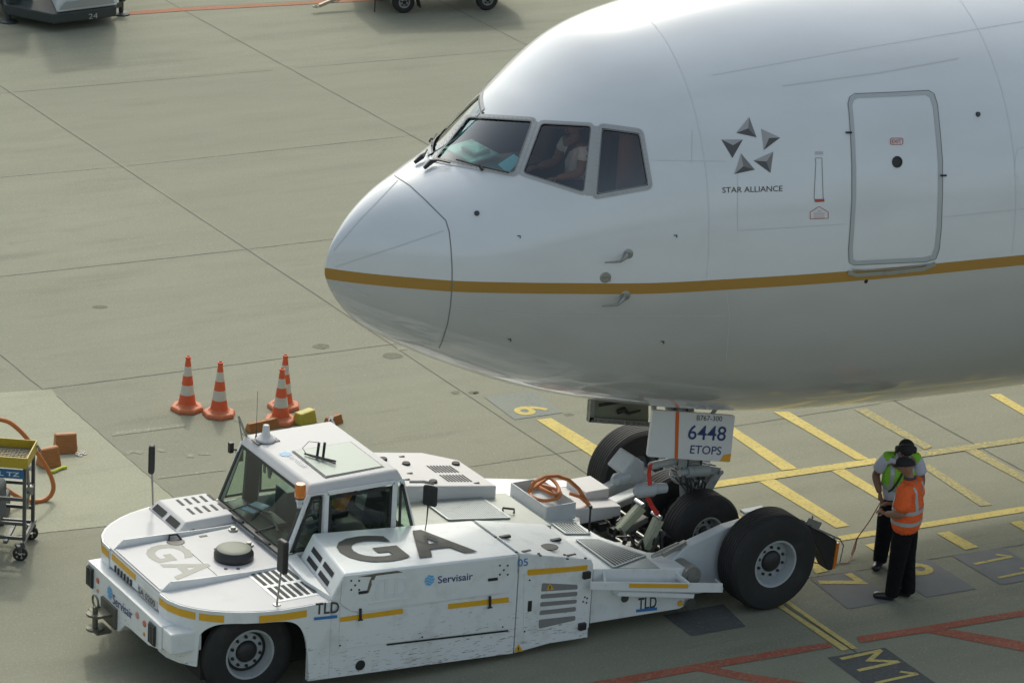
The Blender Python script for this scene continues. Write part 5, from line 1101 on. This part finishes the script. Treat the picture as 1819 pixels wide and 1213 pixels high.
# far vehicle, top left corner
LBODY = mat('loader_pale', (.62,.65,.66), .45, dirt=.3, dscale=2); LDARK = mat('loader_dark', (.03,.04,.038), .6, dirt=.3)
A, B, C = uz(8,8,.35), uz(95,26,.35), uz(207,12,.35)
ldr = empty('cargo_loader', Vector((8,26.5,0)), 'high loader vehicle with pale body, dark chassis and outrigger pads at the top left', 'loader')
b = MB(); pl = [A, B, C, C+Vector((1.2,4,0)), A+Vector((1.2,4,0))]; b.hexa([q-Vector((0,0,.19)) for q in pl], [q+Vector((0,0,.0)) for q in pl]); b.build('loader_chassis', LDARK, ldr, bevel=.02)
b = MB(); B2 = B.lerp(C,.03); C2 = B.lerp(C,.99); s = Vector((.05,.05,0)); pl = [B2+s, C2+s, C2+Vector((1.1,3.6,0)), B2+Vector((1.1,3.6,0))]; b.hexa([q+Vector((0,0,.005)) for q in pl], [q+Vector((0,0,2.75)) for q in pl]); bd = b.build('loader_body', LBODY, ldr, bevel=.03)
b = MB(); 
def lf(t, z): return B2.lerp(C2, t)+s+Vector((-.02,-.045,z))
b.add([lf(.05,.07),lf(.95,.07),lf(.9,.2),lf(.16,.2)], [(0,1,2,3)]); b.build('body_panel', mat('panel_shade_grey', (.3,.31,.3), .4), bd, fix=False, solid=.02)
b = MB(); pl = [A+Vector((.1,.6,0)), A.lerp(B,.62)+Vector((.3,.8,0)), A.lerp(B,.62)+Vector((.9,3.8,0)), A+Vector((.9,3.8,0))]; b.hexa([q+Vector((0,0,.005)) for q in pl], [q+Vector((0,0,2.5)) for q in pl]); b.build('loader_cabinet', LBODY, ldr, bevel=.03)
b = MB()
for q in (uz(15,40), uz(215,26)): b.lathe([(.17,0),(.17,.02),(.12,.05),(0,.05)], q, (0,0,1), 20); b.cyl(q+Vector((0,0,.04)), q+Vector((.0,.0,.5)), .045, n=10)
b.bar(uz(215,26)+Vector((0,0,.2)), C+Vector((-.3,.1,-.05)), .07, .1); b.bar(uz(15,40)+Vector((0,0,.45)), A.lerp(B,.2)+Vector((.2,.2,0)), .07, .1); b.bar(uz(215,26)+Vector((.05,0,.25)), uz(215,26)+Vector((.25,.3,.9)), .05, .06); each(b, 'outrigger', LDARK, ldr, smooth=True)
b = MB(); text_on(b, '24', lf(.5,-.16)+Vector((0,-.04,0)), lf(.65,-.16)+Vector((0,-.04,0)), lf(.5,-.06)+Vector((0,-.04,0)), off=.02, mi=0); b.build('loader_number', mat('pale_number', (.4,.4,.38), .6), ldr, fix=False)
b = MB(); q = A+Vector((.15,.5,-.12)); b.lathe([(.1,-.13),(.3,-.13),(.33,-.1),(.33,.1),(.3,.13),(.1,.13)], Vector((q.x-.25,q.y+.4,.33)), (0,1,0), 24); b.build('loader_tyre', RUBBER, ldr, smooth=True)
# far trailer, top centre
w0, w1 = uz(718,24.5), uz(866,19.5); d = (w1-w0).normalized(); nrm = Vector((-d.y, d.x, 0))
tr = empty('baggage_trailer', (w0+w1)/2, 'baggage trailer at the top edge, only its black wheels and tow bar showing', 'trailer')
for q in (w0, w1, w0+nrm*1.25, w1+nrm*1.25):
    s_ = -1 if (q-w0).dot(nrm) < .5 else 1
    wheel(tr, q+Vector((0,0,.215))+nrm*(.08), nrm*s_, .215, .15, .11, 'tr', mat('trailer_rim', (.28,.28,.26), .5), bolts=5, grooves=2, hubR=.035, hub_out=.02, dish=.02)
b = MB(); a = w0-d*.6; c = w1+d*.6; pl = [a-nrm*.05, c-nrm*.05, c+nrm*1.45, a+nrm*1.45]; b.hexa([q+Vector((0,0,.42)) for q in pl], [q+Vector((0,0,.55)) for q in pl]); b.build('trailer_frame', LDARK, tr)
b = MB(); b.hexa([q+Vector((0,0,.56)) for q in pl], [q+Vector((0,0,1.55)) for q in pl]); b.build('trailer_body', LBODY, tr, bevel=.03)
b = MB(); e = uz(561,12,.12); f = w0-d*.55+nrm*.7+Vector((0,0,.4)); b.bar(e+Vector((.08,.02,0)), f, .06, .06); b.tube([e+Vector((.05*math.cos(t),.05*math.sin(t),0)) for t in np.linspace(0,6.28,12)], .018, 6); b.tube([e.lerp(f,.25)+Vector((0,0,-.04)), e.lerp(f,.4)+Vector((0,0,-.09)), e.lerp(f,.6)+Vector((0,0,-.03))], .012, 6); b.build('tow_bar', mat('tow_bar_tan', (.4,.33,.24), .5, dirt=.4), tr)
b = MB(); b.bar(w0+d*.25+Vector((0,0,.3)), w0+d*.3+Vector((0,0,.12)), .2, .02); b.tube([w0-d*.6+Vector((0,0,.42)), w0-d*.6+Vector((.0,0,.05))], .012, 6); b.build('mud_flap', BLACK, tr)
# ================================================================ PEOPLE
def skin_mesh(V, Ed, Rd, levels=2, root=0):
    me = bpy.data.meshes.new('sk'); me.from_pydata([tuple(v) for v in V], Ed, []); o = bpy.data.objects.new('sk', me); col.objects.link(o)
    m = o.modifiers.new('k', 'SKIN'); m.use_smooth_shade = True; m.branch_smoothing = .6
    sv = me.skin_vertices[0].data
    for i, r in enumerate(Rd):
        sv[i].radius = r if isinstance(r, (tuple, list)) else (r, r); sv[i].use_root = (i == root)
    s = o.modifiers.new('s', 'SUBSURF'); s.levels = levels; s.render_levels = levels
    dg = bpy.context.evaluated_depsgraph_get(); r = bpy.data.meshes.new_from_object(o.evaluated_get(dg)); bpy.data.objects.remove(o); bpy.data.meshes.remove(me); return r
def chainmesh(chains, levels=2, root=0):
    """chains: list of (list of (pos, r), attach index or None) -> one skinned mesh"""
    V = []; E = []; R = []
    for pts, att in chains:
        prev = att
        for p, r in pts:
            V.append(Vector(p)); R.append(r)
            if prev is not None: E.append((prev, len(V)-1))
            prev = len(V)-1
    return skin_mesh(V, E, R, levels, root)
def join(meshes):
    bm = bmesh.new()
    for m in meshes: bm.from_mesh(m)
    r = bpy.data.meshes.new('j'); bm.to_mesh(r); bm.free(); return r
def hand_mesh(wr, d, n, s=1, curl=.6, thumb=1):
    """palm from the wrist along d, n = palm normal, five bent fingers"""
    d = Vector(d).normalized(); n = Vector(n); n = (n-d*n.dot(d)).normalized(); sd = d.cross(n)*s; ms = []
    ms.append(chainmesh([([(wr-d*.02, (.024,.02)), (wr+d*.02, (.028,.018)), (wr+d*.055, (.036,.015)), (wr+d*.085, (.036,.013))], None)], 2))
    for k, (off, L) in enumerate(((-.03,.068),(-.01,.078),(.01,.074),(.029,.058))):
        b0 = wr+d*.08+sd*off; c1 = curl*.5; c2 = curl*1.1; c3 = curl*1.6; p1 = b0+(d*math.cos(c1)+n*math.sin(c1))*L*.42; p2 = p1+(d*math.cos(c2)+n*math.sin(c2))*L*.32; p3 = p2+(d*math.cos(c3)+n*math.sin(c3))*L*.26
        ms.append(chainmesh([([(b0-d*.015,.0095),(b0,.0095),(p1,.009),(p2,.0085),(p3,.0075)], None)], 1))
    b0 = wr+d*.025-sd*.026; ms.append(chainmesh([([(b0,.012),(b0+d*.02-sd*.02+n*.008,.0115),(b0+d*.045-sd*.028+n*.02,.01),(b0+d*.062-sd*.022+n*.03,.0085)], None)], 1))
    return ms
def mk(name, me, m, par):
    me.materials.clear(); me.materials.append(m); o = bpy.data.objects.new(name, me); col.objects.link(o); me.polygons.foreach_set('use_smooth', [True]*len(me.polygons))
    for p in me.polygons: p.material_index = 0
    o.parent = par; return o
def person(loc, heading, P, skin, label, hands=True):
    """P: joints in the person's frame (x right, y forward, z up)"""
    g = lambda k: Vector(P[k])
    pel, wst, chs, nk, hd = g('pel'), g('wst'), g('chs'), g('nk'), g('hd')
    hdir = g('face').normalized(); hup = (hd-nk).normalized()
    V = [(pel,(.13,.1)), (wst,(.125,.09)), (chs,(.165,.115)), (chs.lerp(nk,.58),(.14,.1)), (nk-Vector((0,0,.01)),(.068,.062)), (nk+hup*.03,(.052,.052)), (nk.lerp(hd,.55),(.052,.055)), (hd-hup*.045+hdir*.01,(.07,.085)), (hd+hup*.02,(.078,.098)), (hd+hup*.075-hdir*.005,(.066,.085))]
    ch = [(V, None)]; n = len(V)
    for s in 'RL':
        sh, el, wr = g('sh'+s), g('el'+s), g('wr'+s); ch.append(([(sh,.068), (sh.lerp(el,.35),.06), (el,.05), (el.lerp(wr,.3),.052), (wr,.034)], 3)); n += 5
    for s in 'RL':
        hp, kn, an, to = g('hp'+s), g('kn'+s), g('an'+s), g('to'+s); ch.append(([(hp,.09), (hp.lerp(kn,.4),.085), (kn,.06), (kn.lerp(an,.35),.062), (an,.038), (an.lerp(to,.6)-Vector((0,0,.03)),.035), (to,.03)], 0))
    body = chainmesh(ch, 2, 0); ms = [body]
    fr = hdir; rt = fr.cross(hup).normalized()
    # face: nose, lips, brow, ears; eyes as small insets
    c = hd
    ms.append(chainmesh([([(c+fr*.09+hup*.03,.008),(c+fr*.108+hup*.005,.011),(c+fr*.118-hup*.012,.014),(c+fr*.1-hup*.022,.012)], None)], 2))
    ms.append(chainmesh([([(c+fr*.094-hup*.045-rt*.022,.005),(c+fr*.102-hup*.043,.008),(c+fr*.094-hup*.045+rt*.022,.005)], None)], 2))
    ms.append(chainmesh([([(c+fr*.088+hup*.037-rt*.035,.007),(c+fr*.099+hup*.035,.006),(c+fr*.088+hup*.037+rt*.035,.007)], None)], 2))
    for s in (-1, 1): ms.append(chainmesh([([(c+rt*s*.082-hup*.03,.008),(c+rt*s*.09-fr*.008,.013),(c+rt*s*.088+hup*.022,.01)], None)], 2))
    for s in 'RL':
        sg = 1 if s == 'R' else -1; ms += hand_mesh(g('wr'+s), g('hd'+s), g('pn'+s), sg, P.get('curl', .7))
    root = mk('person', join(ms), skin, None); root.location = loc; root.rotation_euler = (0, 0, heading); root.data.name = 'person'
    tag(root, label, 'person', P.get('group'))
    eye = mat('eye_white', (.6,.58,.55), .3)
    b = MB()
    for s in (-1, 1): p = c+fr*.088+rt*s*.031+hup*.015; b.lathe([(0,.006),(.007,.005),(.011,0)], p, fr, 10, 0); b.lathe([(0,.0085),(.004,.0075),(.005,.005)], p, fr, 8, 1)
    e = b.build('eye', [eye, BLACK], None); e.parent = root
    return root, (c, fr, hup, rt)
def garment(name, chains, m, par, levels=2, root=0):
    return mk(name, chainmesh(chains, levels, root), m, par)
def bvh_of(o): me = o.data; return BVHTree.FromPolygons([v.co[:] for v in me.vertices], [p.vertices[:] for p in me.polygons])
def bands(name, o, par, m, horiz=(), vert=(), wd=.05, ctr=(0,0)):
    t = bvh_of(o); b = MB()
    for z in horiz:
        vs = []; n = 40
        for zz in (z-wd/2, z+wd/2):
            for k in range(n):
                a = 2*math.pi*k/n; d_ = Vector((math.cos(a), math.sin(a), 0)); og = Vector((ctr[0], ctr[1](zz) if callable(ctr[1]) else ctr[1], zz))
                h = t.ray_cast(og+d_*.32, -d_)[0]; vs.append((h if h else og+d_*.13)+d_*.004)
        b.add(vs, [(k, (k+1) % n, (k+1) % n+n, k+n) for k in range(n)])
    for x, z0, z1, side, x1 in vert:
        vs = []; n = 12
        for k in range(n+1):
            q = k/n; zz = z0+(z1-z0)*q; xx = x+(x1-x)*q
            for dx in (-wd/2, wd/2):
                h = t.ray_cast(Vector((xx+dx, side*.6, zz)), Vector((0,-side,0)))[0]; vs.append((h if h else Vector((xx+dx, side*.12, zz)))+Vector((0, side*.004, 0)))
        b.add(vs, [(2*k, 2*k+1, 2*k+3, 2*k+2) for k in range(n)])
    o2 = b.build(name, m, None, fix=False, solid=.003); o2.parent = par
    return o2
SILV = mat('reflective_silver', (.42,.44,.44), .35, .2); TROU = mat('trouser_black', (.007,.007,.008), .95, spec=.2, bump=1, bscale=11); SHOE = mat('shoe_black', (.015,.014,.013), .35)
VORG = mat('hi_vis_orange', (.85,.13,.02), .8, bump=1, bscale=13, var=.12, vscale=6); VGRN = mat('hi_vis_green', (.25,.6,.04), .8, bump=1, bscale=13, var=.2, vscale=6); WSH = mat('shirt_white', (.5,.5,.58), .8, bump=.5, bscale=8)
def trousers(P, root, m=TROU):
    g = lambda k: Vector(P[k]); V = [(g('wst')-Vector((0,0,.06)),(.19,.145)), (g('pel'),(.2,.155))]; ch = [(V, None)]
    for s in 'RL': hp, kn, an = g('hp'+s), g('kn'+s), g('an'+s); ch.append(([(hp-Vector((0,0,.03)),.14),(hp.lerp(kn,.5),.125),(kn,.105),(kn.lerp(an,.45),.1),(kn.lerp(an,.9),.092),(an-Vector((0,0,.02)),.09),(an-Vector((0,0,.04)),.088)], 1))
    return garment('trousers', ch, m, root)
def shoes(P, root):
    g = lambda k: Vector(P[k])
    for s in 'RL':
        an, to = g('an'+s), g('to'+s); d_ = (to-an); d_.z = 0; d_.normalize(); z = Vector((0,0,1)); a = Vector((an.x, an.y, 0))
        o = garment('shoe', [([(a-d_*.045+z*.04,(.055,.05)),(a+d_*.01+z*.055,(.06,.062)),(a+d_*.09+z*.045,(.058,.05)),(a+d_*.17+z*.04,(.06,.044)),(a+d_*.22+z*.034,(.046,.034))], None)], SHOE, root)
def cap(H, root, m, peak=True, name='cap'):
    c, fr, up, rt = H; b = MB(); c0 = c+up*.038-fr*.004; vs = []; nn = 24; rows = 7
    for j in range(rows+1):
        a = j/rows*math.pi/2
        for k in range(nn): t = 2*math.pi*k/nn; vs.append(c0+(rt*math.cos(t)*.095+fr*math.sin(t)*.112)*math.cos(a)+up*(.088*math.sin(a)))
    b.add(vs, [(j*nn+k, j*nn+(k+1) % nn, (j+1)*nn+(k+1) % nn, (j+1)*nn+k) for j in range(rows) for k in range(nn)])
    if peak:
        pv = []; 
        for i in range(9):
            t = -.8+1.6*i/8; base = c0+rt*math.sin(t)*.085+fr*math.cos(t)*.1; pv += [base+up*.008, base+fr*(.06*math.cos(t*1.4)+.004)-up*.016]
        b.add(pv, [(2*i, 2*i+1, 2*i+3, 2*i+2) for i in range(8)])
    o = b.build(name, m, None, smooth=True, solid=.006); o.parent = root; return o
def base_pose(**k):
    P = dict(pel=(0,0,.95), wst=(0,0,1.1), chs=(0,.0,1.3), nk=(0,.0,1.48), hd=(0,.03,1.63), face=(0,1,0),
        shR=(.19,0,1.41), elR=(.25,-.03,1.13), wrR=(.24,.1,.9), hdR=(0,.2,-1), pnR=(-1,.3,0), shL=(-.19,0,1.41), elL=(-.25,-.03,1.13), wrL=(-.24,.1,.9), hdL=(0,.2,-1), pnL=(1,.3,0),
        hpR=(.095,0,.9), knR=(.11,.02,.49), anR=(.12,-.02,.09), toR=(.14,.16,.04), hpL=(-.095,0,.9), knL=(-.11,.02,.49), anL=(-.12,-.02,.09), toL=(-.14,.16,.04))
    P.update(k); return P
def heading(dx, dy): return math.atan2(dy, dx)-math.pi/2
# man in orange: back to us, facing left and away, left forearm raised in front
PO = base_pose(group='ground crew talking beside the aircraft', hd=(-.02,.06,1.63), face=(-.45,1,-.12), elL=(-.27,-.03,1.14), wrL=(-.19,.2,1.08), hdL=(.4,1,.1), pnL=(.6,0,-.8), elR=(.27,-.02,1.14), wrR=(.1,.22,1.1), hdR=(-.6,.8,.1), pnR=(-.6,0,-.8), anL=(-.1,.05,.09), toL=(-.14,.24,.04), anR=(.1,-.08,.09), toR=(.12,.11,.04), knR=(.1,-.02,.49))
po, HO = person((6.47,-1.78,0), heading(-.55,.83), PO, SKIN2, 'person in an orange hi-vis shirt and black cap, back to the camera, listening')
trousers(PO, po); shoes(PO, po)
g_ = lambda P, k: Vector(P[k])
def shirt(P, root, m, name='shirt', body=1.0, hem=.84, arm=.75):
    g = lambda k: Vector(P[k]); V = [(Vector((g('pel').x, g('pel').y, hem)),(.172*body,.14*body)), (g('wst'),(.165*body,.13*body)), (g('wst').lerp(g('chs'),.5),(.172*body,.13*body)), (g('chs')+Vector((0,0,.02)),(.178*body,.125*body)), (g('chs').lerp(g('nk'),.6),(.15*body,.105*body)), (g('nk')-Vector((0,0,.02)),(.1,.095)), (g('nk')+Vector((0,.005,.02)),(.078,.076))]
    ch = [(V, None)]
    for s in 'RL':
        sh, el = g('sh'+s), g('el'+s); ch.append(([(sh,.075*body),(sh.lerp(el,.5),.074*body),(sh.lerp(el,arm),.074*body)], 4))
    return garment(name, ch, m, root)
so = shirt(PO, po, VORG, 'orange_shirt', 1.42, .78, .95); bands('reflective_band', so, po, SILV, horiz=(1.0,1.14), vert=[(-.11,1.15,1.44,-1,-.12),(.11,1.15,1.44,-1,.12),(-.11,1.15,1.42,1,-.12),(.11,1.15,1.42,1,.12)], wd=.045)
garment('collar', [([(g_(PO,'nk')+Vector((0,.005,.005)),.088),(g_(PO,'nk')+Vector((0,.01,.03)),.08),(g_(PO,'nk')+Vector((0,.01,.045)),.074)], None)], mat('collar_grey', (.05,.055,.07), .8), po)
cap(HO, po, mat('cap_black', (.012,.012,.012), .8))
# man in green: faces us, head bowed, ear defenders, right hand holding the cable
PG = base_pose(group='ground crew talking beside the aircraft', chs=(0,.04,1.3), nk=(0,.09,1.46), hd=(.0,.19,1.57), face=(.05,1,-.75), shR=(.19,.04,1.40), shL=(-.19,.04,1.40), elR=(.27,-.06,1.14), wrR=(.23,.1,.97), hdR=(-.05,.6,-.8), pnR=(-1,.2,0), elL=(-.27,.02,1.12), wrL=(-.2,.22,1.02), hdL=(.3,1,-.2), pnL=(1,0,.1), toR=(.2,.14,.04), toL=(-.1,.2,.04), curl=1.0)
pg, HG = person((6.93,-1.0,0), heading(-.42,-.9), PG, SKIN, 'person in a green hi-vis vest with ear defenders, head bowed, facing the camera')
trousers(PG, pg); shoes(PG, pg); shirt(PG, pg, WSH, 'white_shirt', 1.22, .78, .75)
g = lambda k: Vector(PG[k]); V = [(Vector((0,0,.96)),(.225,.185)), (g('wst'),(.22,.18)), (g('wst').lerp(g('chs'),.5),(.225,.178)), (g('chs')+Vector((0,.0,.03)),(.235,.168)), (g('chs').lerp(g('nk'),.6),(.185,.14)), (g('nk')-Vector((0,.01,.03)),(.085,.08))]
vs_ = garment('green_vest', [(V, None), ([(g('shR')+Vector((-.03,0,.01)),.1),(g('shR').lerp(g('elR'),.1),.095)], 4), ([(g('shL')+Vector((.03,0,.01)),.1),(g('shL').lerp(g('elL'),.1),.095)], 4)], VGRN, pg)
bands('reflective_band', vs_, pg, SILV, horiz=(1.06,), vert=[(.12,1.08,1.44,1,.11),(-.12,1.08,1.44,1,-.11),(.12,1.08,1.42,-1,.11),(-.12,1.08,1.42,-1,-.11)], wd=.045)
cap(HG, pg, mat('hair_black', (.012,.011,.01), .75), peak=False, name='hair')
c, fr, up, rt = HG; b = MB()
for s in (-1, 1): b.lathe([(0,.04),(.03,.04),(.042,.03),(.042,.0),(.03,-.005)], c+rt*s*.085, rt*s, 20)
b.tube([c+rt*(-.1)*math.cos(t)+up*(.02+.115*math.sin(t)) for t in np.linspace(0, math.pi, 14)], .01, 6); b.tube([c+rt*.1-up*.02, c+rt*.07+fr*.09-up*.06, c+fr*.125-up*.06], [.006,.006,.014], 6)
e = b.build('ear_defenders', BLACK, None, smooth=True); e.parent = pg
tt = bvh_of(vs_); b = MB(); pts = []
for k in range(9):
    q = k/8; x = -.07+.2*q; z = 1.42-.42*q; h = tt.ray_cast(Vector((x,.7,z)), Vector((0,-1,0)))[0]; pts.append((h or Vector((x,.17,z)))+Vector((0,.012,0)))
b.tube(pts, .013, 6); e = b.build('headset_lead', BLACK, None, smooth=True); e.parent = pg
b = MB()
for (x, z, sx, sz, mi) in ((-.05,1.2,.07,.09,0),(-.05,1.2,.045,.06,1),(-.03,1.0,.08,.12,0)):
    h = tt.ray_cast(Vector((x,.7,z)), Vector((0,-1,0)))[0] or Vector((x,.15,z)); b.box(h+Vector((0,.008+.004*mi,0)), (sx,.02,sz), None, mi)
e = b.build('badge_and_radio', [BLACK, mat('badge_tan', (.25,.18,.1), .5)], None, bevel=.004); e.parent = pg
# headset cable: from his hand down to the ground and along to the nose wheel
Mg = Matrix.Translation((6.93,-1.0,0)) @ Matrix.Rotation(heading(-.42,-.9), 4, 'Z'); hp = Mg @ (Vector(PG['wrR'])+Vector((-.01,.06,-.06)))
b = MB(); pts = [hp]; gnd = [uz(x, y, .012) for x, y in ((1505,999),(1480,1001),(1462,1001),(1400,990),(1300,960))]
mid = [uz(1523,955,.2), uz(1519,975,.1), uz(1513,988,.03)]
b.tube([hp, hp.lerp(mid[0],.5)+Vector((0,0,-.03)), mid[0], mid[1], mid[2]]+gnd, .007, 6)
a, c2 = uz(1523,955,.2), uz(1513,985,.04)
b.tube([a.lerp(c2, t/60)+Vector((.016*math.cos(t*1.6), 0, .012*math.sin(t*1.6))) for t in range(61)], .004, 4)
tag(b.build('headset_cable', mat('cable_red_brown', (.38,.12,.07), .5), None, smooth=True), 'thin coiled red brown cable running from the green vested person to the nose wheel', 'cable')
# pilot behind the side window
PP = dict(pel=(0,0,.12), wst=(0,.0,.28), chs=(0,.02,.48), nk=(0,.03,.66), hd=(0,.06,.8), face=(-.1,1,-.25), shR=(.19,.02,.6), elR=(.24,.1,.34), wrR=(.18,.36,.32), hdR=(0,1,0), pnR=(0,0,-1), shL=(-.19,.02,.6), elL=(-.25,.1,.34), wrL=(-.2,.36,.3), hdL=(0,1,0), pnL=(0,0,-1), hpR=(.1,.05,.1), knR=(.13,.48,.14), anR=(.13,.55,-.28), toR=(.13,.75,-.32), hpL=(-.1,.05,.1), knL=(-.13,.48,.14), anL=(-.13,.55,-.28), toL=(-.13,.75,-.32))
pp, HP = person((2.38,-.62,4.97), heading(-1,0), PP, SKIN2, 'person in a white uniform shirt sitting behind the cockpit side window')
PSH = mat('pilot_shirt', (.75,.75,.72), .8, bump=.4, bscale=8)
gp = lambda k: Vector(PP[k])
garment('white_shirt', [([(gp('pel'),(.15,.12)),(gp('wst'),(.155,.12)),(gp('chs'),(.165,.12)),(gp('chs')+Vector((0,0,.09)),(.13,.1)),(gp('nk'),.065)], None), ([(gp('shR'),.075),(gp('shR').lerp(gp('elR'),.6),.066)], 2), ([(gp('shL'),.075),(gp('shL').lerp(gp('elL'),.6),.066)], 2)], PSH, pp)
garment('trousers', [([(gp('pel')+Vector((0,0,-.02)),(.16,.13))], None), ([(gp('hpR'),.1),(gp('knR'),.08),(gp('anR'),.06)], 0), ([(gp('hpL'),.1),(gp('knL'),.08),(gp('anL'),.06)], 0)], TROU, pp)
cap(HP, pp, mat('hair_dark', (.02,.016,.012), .8), peak=False, name='hair')
b = MB(); b.tube([gp('shL')+Vector((.06,-.03,.08)), gp('shL')+Vector((.1,.13,-.0)), gp('chs')+Vector((-.02,.16,-.06)), gp('wst')+Vector((.05,.14,0))], .02, 6); e = b.build('seat_belt', BLACK, None, smooth=True); e.parent = pp
# hi-vis jacket left on the tug seat
jk = garment('hi_vis_jacket', [([((.3,.86,1.2),(.16,.12)),((.36,.86,1.36),(.15,.08)),((.42,.86,1.5),(.1,.06))], None), ([((.3,.66,1.42),.05),((.2,.6,1.24),.045)], 1)], VGRN, None); tag(jk, 'green hi-vis jacket draped over the tug cab seat', 'jacket')
